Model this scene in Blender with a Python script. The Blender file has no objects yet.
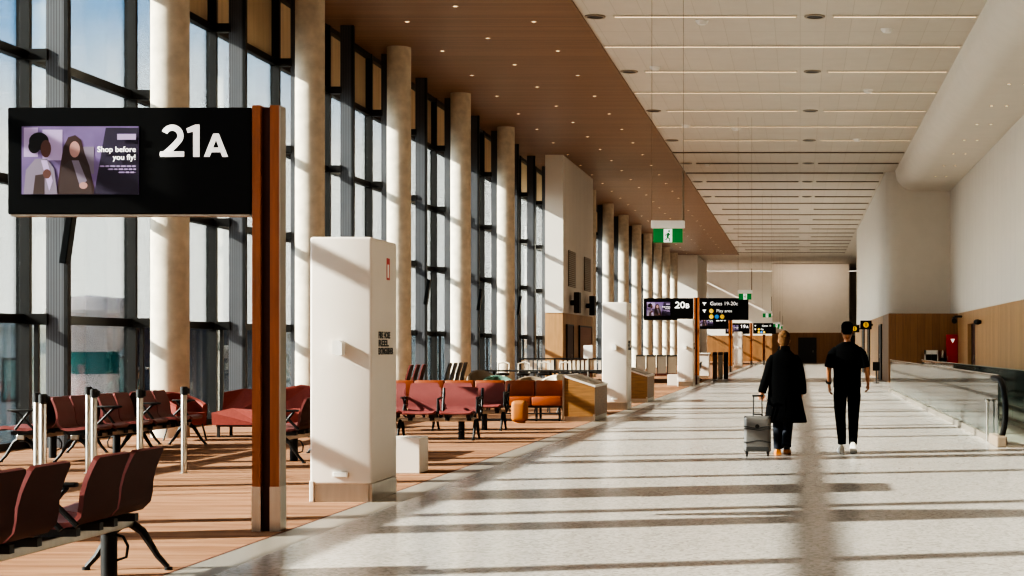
import bpy, bmesh, math, random
from mathutils import Vector, Matrix
random.seed(7)
C = bpy.context.scene.collection
F, CX, CY, EYE = 1750.0, 800.0, 347.0, 1.45      # focal length in px, vanishing point, eye height

# ------------------------------------------------------------------ materials
def lin(h):
    h = h.lstrip('#'); r = []
    for i in (0, 2, 4):
        c = int(h[i:i+2], 16)/255.0
        r.append(c/12.92 if c <= .04045 else ((c+.055)/1.055)**2.4)
    return (r[0], r[1], r[2], 1.0)

def newmat(name):
    m = bpy.data.materials.new(name); m.use_nodes = True
    nt = m.node_tree
    return m, nt, nt.nodes['Principled BSDF']

def mat(name, col, rough=.5, metal=0.0, noise=0.0, nscale=8.0, stretch=(1,1,1), bump=0.0, spec=.5, emit=None, estr=0.0, coat=0.0):
    m, nt, b = newmat(name)
    c = lin(col)
    b.inputs['Roughness'].default_value = rough
    b.inputs['Metallic'].default_value = metal
    b.inputs['Specular IOR Level'].default_value = spec
    if coat: b.inputs['Coat Weight'].default_value = coat
    tc = nt.nodes.new('ShaderNodeTexCoord'); mp = nt.nodes.new('ShaderNodeMapping')
    mp.inputs['Scale'].default_value = stretch
    nz = nt.nodes.new('ShaderNodeTexNoise'); nz.inputs['Scale'].default_value = nscale; nz.inputs['Detail'].default_value = 5
    nt.links.new(tc.outputs['Object'], mp.inputs['Vector']); nt.links.new(mp.outputs['Vector'], nz.inputs['Vector'])
    rp = nt.nodes.new('ShaderNodeValToRGB')
    k = max(noise, .02)
    rp.color_ramp.elements[0].position = .3; rp.color_ramp.elements[1].position = .7
    rp.color_ramp.elements[0].color = (c[0]*(1-k), c[1]*(1-k), c[2]*(1-k), 1)
    rp.color_ramp.elements[1].color = (min(1,c[0]*(1+k)), min(1,c[1]*(1+k)), min(1,c[2]*(1+k)), 1)
    nt.links.new(nz.outputs['Fac'], rp.inputs['Fac']); nt.links.new(rp.outputs['Color'], b.inputs['Base Color'])
    if bump:
        bp = nt.nodes.new('ShaderNodeBump'); bp.inputs['Strength'].default_value = bump; bp.inputs['Distance'].default_value = .01
        nt.links.new(nz.outputs['Fac'], bp.inputs['Height']); nt.links.new(bp.outputs['Normal'], b.inputs['Normal'])
    if emit:
        b.inputs['Emission Color'].default_value = lin(emit); b.inputs['Emission Strength'].default_value = estr
    return m

def stripes_mat(name, cola, colb, axis, period, width, rough=.5, noise=.1, nscale=3.0, stretch=(1,1,1), bump=.3, axis2=None, period2=1.0, width2=.02):
    """base colour with thin darker joint lines across one (or two) object-space axes"""
    m, nt, b = newmat(name)
    N, L = nt.nodes, nt.links
    b.inputs['Roughness'].default_value = rough
    tc = N.new('ShaderNodeTexCoord'); sep = N.new('ShaderNodeSeparateXYZ'); L.new(tc.outputs['Object'], sep.inputs[0])
    def line(ax, per, wd):
        d = N.new('ShaderNodeMath'); d.operation = 'DIVIDE'; d.inputs[1].default_value = per; L.new(sep.outputs[ax], d.inputs[0])
        f = N.new('ShaderNodeMath'); f.operation = 'FRACT'; L.new(d.outputs[0], f.inputs[0])
        l = N.new('ShaderNodeMath'); l.operation = 'LESS_THAN'; l.inputs[1].default_value = wd; L.new(f.outputs[0], l.inputs[0])
        return l, d
    l1, d1 = line(axis, period, width)
    fac = l1.outputs[0]
    if axis2 is not None:
        l2, _ = line(axis2, period2, width2)
        mx = N.new('ShaderNodeMath'); mx.operation = 'MAXIMUM'; L.new(fac, mx.inputs[0]); L.new(l2.outputs[0], mx.inputs[1]); fac = mx.outputs[0]
    mp = N.new('ShaderNodeMapping'); mp.inputs['Scale'].default_value = stretch; L.new(tc.outputs['Object'], mp.inputs['Vector'])
    nz = N.new('ShaderNodeTexNoise'); nz.inputs['Scale'].default_value = nscale; nz.inputs['Detail'].default_value = 6; L.new(mp.outputs[0], nz.inputs['Vector'])
    # a little tone change from board to board
    fl = N.new('ShaderNodeMath'); fl.operation = 'FLOOR'; L.new(d1.outputs[0], fl.inputs[0])
    wn = N.new('ShaderNodeTexWhiteNoise'); wn.noise_dimensions = '1D'; L.new(fl.outputs[0], wn.inputs['W'])
    ad = N.new('ShaderNodeMath'); ad.operation = 'MULTIPLY_ADD'; ad.inputs[1].default_value = .35; L.new(wn.outputs['Value'], ad.inputs[0]); L.new(nz.outputs['Fac'], ad.inputs[2])
    rp = N.new('ShaderNodeValToRGB'); c = lin(cola)
    rp.color_ramp.elements[0].position = .4; rp.color_ramp.elements[1].position = .95
    rp.color_ramp.elements[0].color = tuple(v*(1-noise) for v in c[:3])+(1,); rp.color_ramp.elements[1].color = tuple(min(1,v*(1+noise)) for v in c[:3])+(1,)
    L.new(ad.outputs[0], rp.inputs['Fac'])
    mix = N.new('ShaderNodeMix'); mix.data_type = 'RGBA'; L.new(fac, mix.inputs[0]); L.new(rp.outputs[0], mix.inputs[6]); mix.inputs[7].default_value = lin(colb)
    L.new(mix.outputs[2], b.inputs['Base Color'])
    if bump:
        iv = N.new('ShaderNodeMath'); iv.operation = 'SUBTRACT'; iv.inputs[0].default_value = 1.0; L.new(fac, iv.inputs[1])
        bp = N.new('ShaderNodeBump'); bp.inputs['Strength'].default_value = bump; bp.inputs['Distance'].default_value = .01
        L.new(iv.outputs[0], bp.inputs['Height']); L.new(bp.outputs[0], b.inputs['Normal'])
    return m

def glass_mat(name, tint, ior=1.35, gloss=.04, spread=1.0, haze=None, hz=0.0):
    m = bpy.data.materials.new(name); m.use_nodes = True
    nt = m.node_tree; N, L = nt.nodes, nt.links
    N.remove(N['Principled BSDF']); out = N['Material Output']
    tr = N.new('ShaderNodeBsdfTransparent'); tr.inputs[0].default_value = lin(tint)
    gl = N.new('ShaderNodeBsdfGlossy'); gl.inputs['Roughness'].default_value = gloss
    fr = N.new('ShaderNodeFresnel'); fr.inputs['IOR'].default_value = ior
    ml = N.new('ShaderNodeMath'); ml.operation = 'MULTIPLY'; ml.inputs[1].default_value = spread; L.new(fr.outputs[0], ml.inputs[0])
    mx = N.new('ShaderNodeMixShader'); L.new(ml.outputs[0], mx.inputs[0]); L.new(tr.outputs[0], mx.inputs[1]); L.new(gl.outputs[0], mx.inputs[2])
    last = mx
    if haze:
        df = N.new('ShaderNodeBsdfDiffuse'); df.inputs[0].default_value = lin(haze)
        m2 = N.new('ShaderNodeMixShader'); m2.inputs[0].default_value = hz; L.new(mx.outputs[0], m2.inputs[1]); L.new(df.outputs[0], m2.inputs[2]); last = m2
    L.new(last.outputs[0], out.inputs[0])
    return m

def terrazzo():
    m, nt, b = newmat('terrazzo'); N, L = nt.nodes, nt.links
    tc = N.new('ShaderNodeTexCoord')
    v = N.new('ShaderNodeTexVoronoi'); v.inputs['Scale'].default_value = 38; L.new(tc.outputs['Object'], v.inputs['Vector'])
    rp = N.new('ShaderNodeValToRGB'); cr = rp.color_ramp
    cr.elements[0].position = 0; cr.elements[0].color = lin('#9b948c'); cr.elements[1].position = 1; cr.elements[1].color = lin('#c6bfb8')
    e = cr.elements.new(.22); e.color = lin('#afa8a1'); e = cr.elements.new(.5); e.color = lin('#bab3ac')
    sp = N.new('ShaderNodeSeparateColor'); L.new(v.outputs['Color'], sp.inputs[0]); L.new(sp.outputs[0], rp.inputs['Fac'])
    nz = N.new('ShaderNodeTexNoise'); nz.inputs['Scale'].default_value = .6; nz.inputs['Detail'].default_value = 6; L.new(tc.outputs['Object'], nz.inputs['Vector'])
    mx = N.new('ShaderNodeMix'); mx.data_type = 'RGBA'; mx.blend_type = 'MULTIPLY'; mx.inputs[0].default_value = .35
    L.new(rp.outputs[0], mx.inputs[6]); L.new(nz.outputs['Color'], mx.inputs[7])
    r2 = N.new('ShaderNodeValToRGB'); r2.color_ramp.elements[0].color = (.72,.72,.72,1); r2.color_ramp.elements[1].color = (1,1,1,1); L.new(nz.outputs['Fac'], r2.inputs[0]); L.new(r2.outputs[0], mx.inputs[7])
    L.new(mx.outputs[2], b.inputs['Base Color'])
    b.inputs['Roughness'].default_value = .22; b.inputs['Specular IOR Level'].default_value = .55
    return m

def carpet():
    m, nt, b = newmat('carpet'); N, L = nt.nodes, nt.links
    tc = N.new('ShaderNodeTexCoord'); mp = N.new('ShaderNodeMapping'); mp.inputs['Scale'].default_value = (.35, 3.0, 1); L.new(tc.outputs['Object'], mp.inputs[0])
    nz = N.new('ShaderNodeTexNoise'); nz.inputs['Scale'].default_value = 1.6; nz.inputs['Detail'].default_value = 8; nz.inputs['Roughness'].default_value = .65; L.new(mp.outputs[0], nz.inputs['Vector'])
    rp = N.new('ShaderNodeValToRGB'); rp.color_ramp.elements[0].position = .35; rp.color_ramp.elements[1].position = .68
    rp.color_ramp.elements[0].color = lin('#7f5a44'); rp.color_ramp.elements[1].color = lin('#ab8468')
    L.new(nz.outputs['Fac'], rp.inputs[0]); L.new(rp.outputs[0], b.inputs['Base Color'])
    n2 = N.new('ShaderNodeTexNoise'); n2.inputs['Scale'].default_value = 250; L.new(tc.outputs['Object'], n2.inputs['Vector'])
    bp = N.new('ShaderNodeBump'); bp.inputs['Strength'].default_value = .3; bp.inputs['Distance'].default_value = .01; L.new(n2.outputs['Fac'], bp.inputs['Height']); L.new(bp.outputs[0], b.inputs['Normal'])
    b.inputs['Roughness'].default_value = 1.0; b.inputs['Specular IOR Level'].default_value = .05
    return m

M = dict(
    terrazzo=terrazzo(), carpet=carpet(),
    shade_band=mat('painted_transom_shade', '#8f867b', .3, noise=.12, nscale=60),  # transom shadow along the carpet edge, painted as a darker strip of floor
    carpet_trim=mat('carpet_trim', '#6b4029', .9),
    wood_ceiling=stripes_mat('timber_ceiling', '#846148', '#58402e', 1, .145, .1, .45, .22, 2.2, (.35, 12, 1), .15),
    white_ceiling=stripes_mat('perforated_metal_ceiling', '#cfc6b9', '#bcb2a4', 0, .6, .018, .5, .03, 2, (1,1,1), .2, 1, 2.0125, .012),
    white_wall=stripes_mat('white_wall_panels', '#ddd5ca', '#a89e92', 1, 1.2, .008, .55, .02, 1.2, (1,1,1), .2),
    white_cross=stripes_mat('white_cross_panels', '#dbd2c6', '#b0a598', 0, 1.2, .008, .55, .02, 1.2, (1,1,1), .2),
    plaster=mat('smooth_plaster', '#ddd5c9', .6, noise=.02, nscale=2),
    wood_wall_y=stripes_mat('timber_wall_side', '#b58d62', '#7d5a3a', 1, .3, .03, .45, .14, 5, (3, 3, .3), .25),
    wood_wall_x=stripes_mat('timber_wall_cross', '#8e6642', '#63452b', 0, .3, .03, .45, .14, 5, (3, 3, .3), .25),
    wood_desk=mat('desk_timber', '#8c6640', .4, noise=.25, nscale=3, stretch=(1, 1, 14)),
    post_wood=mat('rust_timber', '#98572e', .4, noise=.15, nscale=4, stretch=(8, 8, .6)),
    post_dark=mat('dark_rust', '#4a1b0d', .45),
    steel=mat('brushed_steel', '#b9b2a8', .28, 1.0, noise=.06, nscale=20, stretch=(1, 1, .1)),
    steel_soft=mat('satin_metal', '#a99f92', .4, .8),
    fin=stripes_mat('ribbed_grey_fin', '#56565a', '#38383b', 0, .04, .25, .5, .05, 2, (1,1,1), .3),
    mull=mat('dark_bronze_frame', '#2b2927', .4, .3),
    trans=mat('black_frame', '#262320', .4, .3),
    blind=mat('tan_blind', '#cdb493', .7, noise=.12, nscale=1.2, stretch=(1, 4, .2)),
    concrete=mat('pale_concrete', '#c9bca8', .75, noise=.14, nscale=4, bump=.15),
    win_glass=glass_mat('window_glass', '#f1f6f5', 1.25, .02, .9),
    rail_glass=glass_mat('balustrade_glass', '#e6eee9', 1.5, .03, 1.0, '#cfd6cf', .035),
    cabinet=mat('white_enamel', '#d6cbc0', .45, noise=.015, nscale=2),
    black=mat('black_gloss', '#050505', .35, spec=.25),
    black_matte=mat('black_satin', '#151414', .5),
    char=mat('charcoal', '#2c2a29', .5),
    white_text=mat('white_lettering', '#f4f2f0', .5, emit='#ffffff', estr=.55),
    red_leather=mat('dusky_red_leather', '#7e4442', .42, noise=.06, nscale=6),
    red_back=mat('maroon_shell', '#4c2822', .6, spec=.25, noise=.08, nscale=5),
    seat_black=mat('black_leather', '#1d1c1d', .4),
    salmon=mat('dusty_red_fabric', '#94483f', .8, noise=.08, nscale=30),
    orange=mat('burnt_orange_leather', '#8a4624', .42, noise=.08, nscale=5),
    orange_light=mat('ochre_fabric', '#9c6129', .7),
    cream=mat('cream_fabric', '#cfc3b0', .8, noise=.05, nscale=20),
    green=mat('sage_green_fabric', '#5f7f70', .8),
    taupe=mat('taupe_fabric', '#7d6c5a', .8),
    downlight=mat('warm_lamp', '#fff0d8', .5, emit='#ffdcae', estr=4.0),
    strip=mat('warm_strip', '#fff0dc', .5, emit='#ffdfba', estr=2.6),
    strip_off=mat('dull_strip', '#8d8172', .5),
    lamp_trim=mat('lamp_trim', '#cabfae', .5),
    exit_green=mat('exit_green', '#0b7a3a', .5, emit='#0b8a3f', estr=.35),
    white_plastic=mat('white_plastic', '#e6e2db', .4),
    red=mat('signal_red', '#c11a12', .4),
    yellow=mat('signal_yellow', '#f2c417', .5, emit='#f2c417', estr=.3),
    blue=mat('signal_blue', '#3b8fe0', .5, emit='#3b8fe0', estr=.3),
    skin=mat('skin', '#b9825f', .55), skin_m=mat('tanned_skin', '#a06c4a', .55),
    hair=mat('dark_blonde_hair', '#5a4029', .9, spec=.1, noise=.3, nscale=40), hair_m=mat('black_hair', '#0c0a09', .9, spec=.1, noise=.2, nscale=40),
    lips=mat('lips', '#8c4a40', .5), eye=mat('eye_dark', '#1c1512', .3),
    cloth_black=mat('black_cotton', '#070708', .95, spec=.1, noise=.15, nscale=10),
    coat=mat('black_wool', '#060607', .95, spec=.1, noise=.15, nscale=8), navy=mat('navy_denim', '#161a26', .85),
    shoe_white=mat('white_leather', '#d9d2c6', .6), tan=mat('tan_leather', '#b4702f', .5),
    suit=mat('silver_shell', '#7a7774', .32, .5), suit_dark=mat('graphite_band', '#3a3938', .4),
    apron=mat('apron_tarmac', '#8f9294', .9, noise=.1, nscale=.2),
    wing=mat('pale_render', '#cfd6d6', .7), teal=mat('teal_glazing', '#2f7f80', .15), pinkish=mat('pale_pink_metal', '#e9d9d6', .5),
    navy_metal=mat('navy_metal', '#27304a', .4),
    scr_bg=mat('screen_lilac', '#6d5a86', .4, emit='#7d66a0', estr=.1, noise=.25, nscale=3),
    scr_dark=mat('screen_violet_black', '#2a2036', .4, emit='#2a2036', estr=.2),
    scr_hair=mat('screen_hair', '#17100f', .4), scr_hair2=mat('screen_brown_hair', '#3a2421', .4, emit='#3a2421', estr=.2),
    scr_face=mat('screen_dark_face', '#5a3830', .4, emit='#5a3830', estr=.25), scr_face2=mat('screen_pale_face', '#a47d78', .4, emit='#a47d78', estr=.2),
    scr_coat=mat('screen_grey_coat', '#756b7c', .4, emit='#756b7c', estr=.2), scr_coat2=mat('screen_brown_coat', '#3f2f2d', .4, emit='#3f2f2d', estr=.15),
    scr_pale=mat('screen_pale', '#9d8ab0', .4, emit='#9d8ab0', estr=.3),
)

# ------------------------------------------------------------------ mesh builder
class MB:
    def __init__(s): s.v = []; s.f = []; s.m = []
    def add(s, vs, fs, m=0):
        o = len(s.v); s.v += [tuple(p) for p in vs]
        for f in fs: s.f.append(tuple(i+o for i in f)); s.m.append(m)
        return s
    def box(s, x0, x1, y0, y1, z0, z1, m=0):
        vs = [(x0,y0,z0),(x1,y0,z0),(x1,y1,z0),(x0,y1,z0),(x0,y0,z1),(x1,y0,z1),(x1,y1,z1),(x0,y1,z1)]
        return s.add(vs, [(3,2,1,0),(4,5,6,7),(0,1,5,4),(1,2,6,5),(2,3,7,6),(3,0,4,7)], m)
    def rbox(s, x0, x1, y0, y1, z0, z1, r=.02, m=0, seg=2):
        bm = bmesh.new(); bmesh.ops.create_cube(bm, size=1)
        for v in bm.verts: v.co = Vector(((x0+x1)/2+v.co.x*(x1-x0), (y0+y1)/2+v.co.y*(y1-y0), (z0+z1)/2+v.co.z*(z1-z0)))
        bmesh.ops.bevel(bm, geom=bm.edges[:], offset=r, segments=seg, affect='EDGES', profile=.5)
        bm.verts.index_update()
        s.add([v.co[:] for v in bm.verts], [tuple(v.index for v in f.verts) for f in bm.faces], m); bm.free(); return s
    def prism(s, poly, axis, a, b, m=0):
        """2-D polygon extruded along an axis; poly lists the other two coordinates in x,y,z order"""
        n = len(poly)
        def P(p, t):
            return (t, p[0], p[1]) if axis == 0 else ((p[0], t, p[1]) if axis == 1 else (p[0], p[1], t))
        vs = [P(p, a) for p in poly]+[P(p, b) for p in poly]
        fs = [tuple(range(n)), tuple(range(2*n-1, n-1, -1))]+[(i, n+i, n+(i+1) % n, (i+1) % n) for i in range(n)]
        return s.add(vs, fs, m)
    def loft(s, rings, m=0, caps=True, closed=False):
        n = len(rings[0]); vs = [p for r in rings for p in r]; fs = []
        K = len(rings)
        for k in range(K if closed else K-1):
            k2 = (k+1) % K
            for i in range(n): fs.append((k*n+i, k*n+(i+1) % n, k2*n+(i+1) % n, k2*n+i))
        if caps and not closed: fs += [tuple(range(n-1, -1, -1)), tuple(range((K-1)*n, K*n))]
        return s.add(vs, fs, m)
    def tube(s, pts, r, n=8, m=0, rs=None, closed=False):
        pts = [Vector(p) for p in pts]; rings = []
        up = None
        for i, p in enumerate(pts):
            a = pts[i-1] if (i > 0 or closed) else p
            b = pts[(i+1) % len(pts)] if (i < len(pts)-1 or closed) else p
            d = (b-a).normalized()
            if up is None: up = Vector((0,0,1)) if abs(d.z) < .9 else Vector((1,0,0))
            u = d.cross(up).normalized(); w = u.cross(d).normalized(); up = w
            rr = rs[i] if rs else r
            rings.append([p+(u*math.cos(t)+w*math.sin(t))*rr for t in (2*math.pi*k/n for k in range(n))])
        return s.loft(rings, m, True, closed)
    def cyl(s, x, y, z0, z1, r, n=24, m=0, r2=None):
        r2 = r if r2 is None else r2
        return s.loft([[(x+rr*math.cos(2*math.pi*k/n), y+rr*math.sin(2*math.pi*k/n), z) for k in range(n)] for z, rr in ((z0, r), (z1, r2))], m)
    def lathe(s, prof, x=0, y=0, n=20, m=0):
        return s.loft([[(x+r*math.cos(2*math.pi*k/n), y+r*math.sin(2*math.pi*k/n), z) for k in range(n)] for r, z in prof], m)
    def ell(s, cx, cy, cz, rx, ry, rz, n=16, k=10, m=0):
        rings = []
        for j in range(1, k):
            t = math.pi*j/k
            rings.append([(cx+rx*math.sin(t)*math.cos(2*math.pi*i/n), cy+ry*math.sin(t)*math.sin(2*math.pi*i/n), cz-rz*math.cos(t)) for i in range(n)])
        return s.loft(rings, m)
    def mesh(s, name, mats, smooth=False):
        me = bpy.data.meshes.new(name); me.from_pydata(s.v, [], s.f)
        for k in mats: me.materials.append(M[k] if isinstance(k, str) else k)
        for p, mi in zip(me.polygons, s.m): p.material_index = mi; p.use_smooth = bool(smooth)
        bm = bmesh.new(); bm.from_mesh(me); bmesh.ops.recalc_face_normals(bm, faces=bm.faces)
        if smooth:
            for e in bm.edges:
                if len(e.link_faces) == 2 and e.calc_face_angle(0) > math.radians(40): e.smooth = False
        bm.to_mesh(me); bm.free(); me.update()
        return me
    def build(s, name, mats, parent=None, smooth=False, loc=None):
        if not isinstance(mats, (list, tuple)): mats = [mats]
        o = bpy.data.objects.new(name, s.mesh(name, mats, smooth)); C.objects.link(o)
        if parent: o.parent = parent
        if loc: o.location = loc
        return o

def empty(name, loc=(0,0,0), rz=0):
    o = bpy.data.objects.new(name, None); C.objects.link(o); o.location = loc; o.rotation_euler = (0,0,rz); o.empty_display_size = .2
    return o
def tag(o, label, cat, group=None):
    o['label'] = label; o['category'] = cat
    if group: o['group'] = group
    return o
def thing(name, label, cat, loc=(0,0,0), rz=0, group=None): return tag(empty(name, loc, rz), label, cat, group)
def struct(o): o['kind'] = 'structure'; return o
def copy_tree(o, parent=None):
    c = o.copy(); C.objects.link(c)
    if parent: c.parent = parent
    for ch in list(o.children): copy_tree(ch, c)
    return c
def dup(root, loc, rz=0, label=None, group=None):
    c = copy_tree(root); c.location = loc; c.rotation_euler = (0,0,rz)
    if label: c['label'] = label
    if group: c['group'] = group
    return c
def text_obj(name, s, size, loc, rot, matk, parent, align='LEFT', bold=0.0, extrude=.002, sx=1.0):
    cu = bpy.data.curves.new(name, 'FONT'); cu.body = s; cu.size = size; cu.align_x = align; cu.offset = bold*size; cu.extrude = extrude
    t = bpy.data.objects.new(name, cu); C.objects.link(t)
    bpy.context.view_layer.update()
    me = bpy.data.meshes.new_from_object(t.evaluated_get(bpy.context.evaluated_depsgraph_get()))
    bpy.data.objects.remove(t)
    me.materials.clear(); me.materials.append(M[matk])
    o = bpy.data.objects.new(name, me); C.objects.link(o); o.parent = parent; o.location = loc; o.rotation_euler = rot; o.scale = (sx,1,1)
    return o
FACE = (math.pi/2, 0, 0)               # text that faces -Y (towards the entrance end)
ORD = ['first','second','third','fourth','fifth','sixth','seventh','eighth','ninth','tenth','eleventh','twelfth','thirteenth','fourteenth','fifteenth',
       'sixteenth','seventeenth','eighteenth','nineteenth','twentieth','twenty-first','twenty-second','twenty-third','twenty-fourth','twenty-fifth','twenty-sixth','twenty-seventh','twenty-eighth','twenty-ninth','thirtieth']

CEIL, GX, XR = 9.03, -11.2, 6.5
MOD = 4.025
# ------------------------------------------------------------------ setting: floor, ceiling, walls
b = MB(); x1 = -4.06; x2 = -3.72
b.box(GX-.3, x1, -6, 178, -.2, 0, 0); b.box(x1, x1+.02, -6, 178, -.2, .002, 1); b.box(x1+.02, x2, -6, 178, -.2, 0, 2); b.box(x2, 12.5, -6, 178, -.2, 0, 3)
struct(b.build('floor', ['carpet','carpet_trim','shade_band','terrazzo']))
WE = -5.0
struct(MB().box(GX-.3, WE, -6, 144, CEIL, CEIL+.3).build('ceiling_timber', 'wood_ceiling'))
struct(MB().box(WE, 12.5, -6, 178, CEIL+.04, CEIL+.3).build('ceiling', 'white_ceiling'))
struct(MB().box(GX-.3, WE, 144.05, 178, CEIL+.04, CEIL+.3).build('ceiling_far', 'white_ceiling'))
# right hand wall: timber below, white panels above, bulkhead under the ceiling
struct(MB().box(XR, XR+.3, -6, 75.8, 2.82, CEIL).build('wall_right', 'white_wall'))
b = MB(); b.box(XR-.06, XR+.3, -6, 64.3, 0, 2.82); b.box(XR-.06, XR+.3, 67.2, 71.5, 0, 2.82); b.box(XR-.06, XR+.3, 64.3, 67.2, 2.33, 2.82); b.box(XR+.25, XR+.3, 64.3, 67.2, 0, 2.33)
b.box(XR-.07, XR-.055, -6, 71.5, 2.38, 2.4)
struct(b.build('wall_right_timber', 'wood_wall_y'))
prof = [(4.12, CEIL+.04)]
for k in range(9):
    t = math.pi+math.pi/2*k/8; prof.append((4.95+.8*math.cos(t), 8.95+.75*math.sin(t)))
prof += [(XR, 8.2), (XR, CEIL+.04)]
struct(MB().prism(prof, 1, -6, 75.8).build('trim_bulkhead', 'plaster', smooth=True))
# block at the right with a rounded corner
BX = 3.72
poly = [(12, 75.8), (12, 115), (BX, 115)]
for k in range(9):
    t = math.pi+math.pi/2*k/8; poly.append((BX+.7+.7*math.cos(t), 75.8+.7+.7*math.sin(t)))
struct(MB().prism(poly, 2, 2.82, CEIL+.04).build('wall_right_block', 'plaster', smooth=True))
b = MB(); b.box(BX-.1, XR+.1, 71.5, 76.5, 0, 2.82, 0)
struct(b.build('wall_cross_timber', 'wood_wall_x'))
struct(MB().box(BX-.1, BX+.3, 76.5, 115, 0, 2.82).build('wall_block_timber', 'wood_wall_y'))
# end of the hall
struct(MB().box(-2.56, 4.05, 160, 161, 2.75, CEIL).build('wall_end_panel', 'plaster'))
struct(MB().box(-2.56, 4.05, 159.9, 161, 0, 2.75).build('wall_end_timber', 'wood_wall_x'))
b = MB(); b.box(GX-.3, 12.5, 175, 175.4, 2.6, CEIL, 0); b.box(GX-.3, 12.5, 174.8, 175.4, 0, 2.6, 1); b.box(4.05, 4.5, 160, 175, 0, CEIL, 0)
struct(b.build('wall_end', ['plaster', 'wood_wall_x']))
struct(MB().box(GX-.3, 12.5, -6.3, -6, 0, CEIL).build('wall_unseen_back', 'plaster'))  # unseen wall added behind the camera to keep sky fill out
struct(MB().box(12.2, 12.5, 115, 178, 0, CEIL).build('wall_far_right', 'plaster'))
struct(MB().box(GX, -8.45, 144, 159, 0, CEIL).build('wall_far_left', 'plaster'))  # real front face; depth stretched out of view to block sun from the end panel
# amenity block on the left: timber base, white upper half
b = MB(); b.box(-10.05, -9.34, 69, 79, 2.8, CEIL, 0); b.box(-10.05, -9.36, 69.02, 79, 0, 2.8, 1)
struct(b.build('wall_left_block', ['white_wall', 'wood_wall_y']))

# doors (structure)
def door(n, x0, x1, y0, y1, z1, side, m='char'):
    d = struct(empty('door_%d' % n, ((x0+x1)/2, (y0+y1)/2, 0)))
    cx, cy = (x0+x1)/2, (y0+y1)/2
    MB().box(x0-cx, x1-cx, y0-cy, y1-cy, 0, z1).build('door_leaf', m, d)
    f = MB(); t = .06
    if x1-x0 < y1-y0:
        o = .02*side
        for a, c in ((y0-t, y0), (y1, y1+t)): f.box(x0-cx+min(o,0), x1-cx+max(o,0), a-cy, c-cy, 0, z1+t)
        f.box(x0-cx+min(o,0), x1-cx+max(o,0), y0-cy, y1-cy, z1, z1+t)
    else:
        for a, c in ((x0-t, x0), (x1, x1+t)): f.box(a-cx, c-cx, y0-cy-.02, y1-cy, 0, z1+t)
        f.box(x0-cx, x1-cx, y0-cy-.02, y1-cy, z1, z1+t)
    f.build('door_frame', 'mull', d)
    h = MB()
    if x1-x0 < y1-y0: h.box((x0-cx if side < 0 else x1-cx)-.03, (x0-cx if side < 0 else x1-cx)+.03, .35, .38, .95, 1.15)
    else: h.box(.5, .53, y0-cy-.06, y0-cy, .95, 1.15)
    h.build('door_handle', 'steel', d)
door(1, XR+.1, XR+.16, 64.4, 67.1, 2.3, -1, 'post_dark')
door(2, BX-.14, BX-.1, 77.2, 79.4, 2.4, -1)
door(3, BX-.14, BX-.1, 90.5, 92.6, 2.4, -1)
door(4, BX-.14, BX-.1, 98.0, 101, 2.4, -1)
door(5, -.1, 1.45, 159.84, 159.9, 2.25, -1)
door(6, -9.36, -9.31, 70.0, 71.9, 2.3, 1, 'post_dark')
door(7, -9.36, -9.31, 74.0, 78.2, 2.3, 1, 'post_wood')

# ------------------------------------------------------------------ glazed wall, module by module
TZ = [1.85, 3.81, 5.65, 7.5]
def window_module():
    w = struct(empty('window_1'))
    f = MB()
    f.box(-.06, .13, -.045, .045, 0, CEIL+.1, 0)                      # thin mullion
    f.box(.37, .63, -.05, .04, 0, CEIL+.1, 1); f.box(.63, .69, -.06, .05, 0, CEIL+.1, 0)   # ribbed fin standing inside the glass, dark nosing
    for z in TZ:
        f.box(-.05, .08, -.0, MOD, z-.06, z+.07, 2)
        f.box(.08, .40, -.09, .09, z-.08, z+.08, 2)                # bracket from the glass line to the fin
    f.box(-.05, .1, 0, MOD, 0, .1, 2); f.box(-.05, .1, 0, MOD, CEIL-.12, CEIL+.1, 2)
    f.box(.19, .25, -.03, .03, 0, TZ[0]-.08, 2)                    # low post under the bracket
    f.build('window_frame', ['mull', 'fin', 'trans'], w)
    MB().box(-.012, .0, .05, MOD-.05, .1, TZ[3]).build('pane', 'win_glass', w)
    MB().box(-.05, -.035, .05, MOD-.05, TZ[3], CEIL).build('roller_blind', 'blind', w)
    return w
wm = window_module(); first = True; n = 1
k = -7
while True:
    y = 25.18+MOD*k; k += 1
    if y > 143: break
    if first: w = wm; first = False
    else: w = copy_tree(wm)
    w.name = 'window_%d' % n; n += 1
    w.location = (GX, y, 0)
# beyond the timber ceiling the glazing goes on
for y in (159.2, 163.2, 167.2, 171.2):
    w = copy_tree(wm); w.name = 'window_%d' % n; n += 1; w.location = (GX, y, 0); w.scale = (1, 1, .96)

# ------------------------------------------------------------------ round columns
colm = MB().lathe([(.30, 0), (.30, .02), (.30, CEIL)], n=32).mesh('round_column', ['concrete'], True)
names = {28.2: 'round concrete column directly below and behind the gate 21A sign', 36.25: 'round concrete column rising between the rust post and the nearest white cabinet',
         44.3: 'round concrete column rising just right behind the nearest white cabinet', 52.35: 'round concrete column above the red bench seats, fourth from the left',
         60.4: 'round concrete column just left of the white amenity block with timber base'}
y = 12.1; cc = 0
while y < 143:
    if not (68 < y < 80):
        o = bpy.data.objects.new('round_column', colm); C.objects.link(o); o.location = (-10.15, y, 0)
        if y < 25: lb = 'round concrete column beside the windows, nearer than the hanging gate sign' if y > 15 else 'round concrete column beside the windows closest to the entrance end'
        elif y < 65: lb = names[min(names, key=lambda q: abs(q-y))]
        else: lb = 'sunlit round concrete column beyond the white amenity block, %s in that receding row' % ORD[cc]; cc += 1
        tag(o, lb, 'column', 'round concrete columns along the glazing')
    y += 8.05 if y < 65 or y > 80 else 8.05
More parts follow.
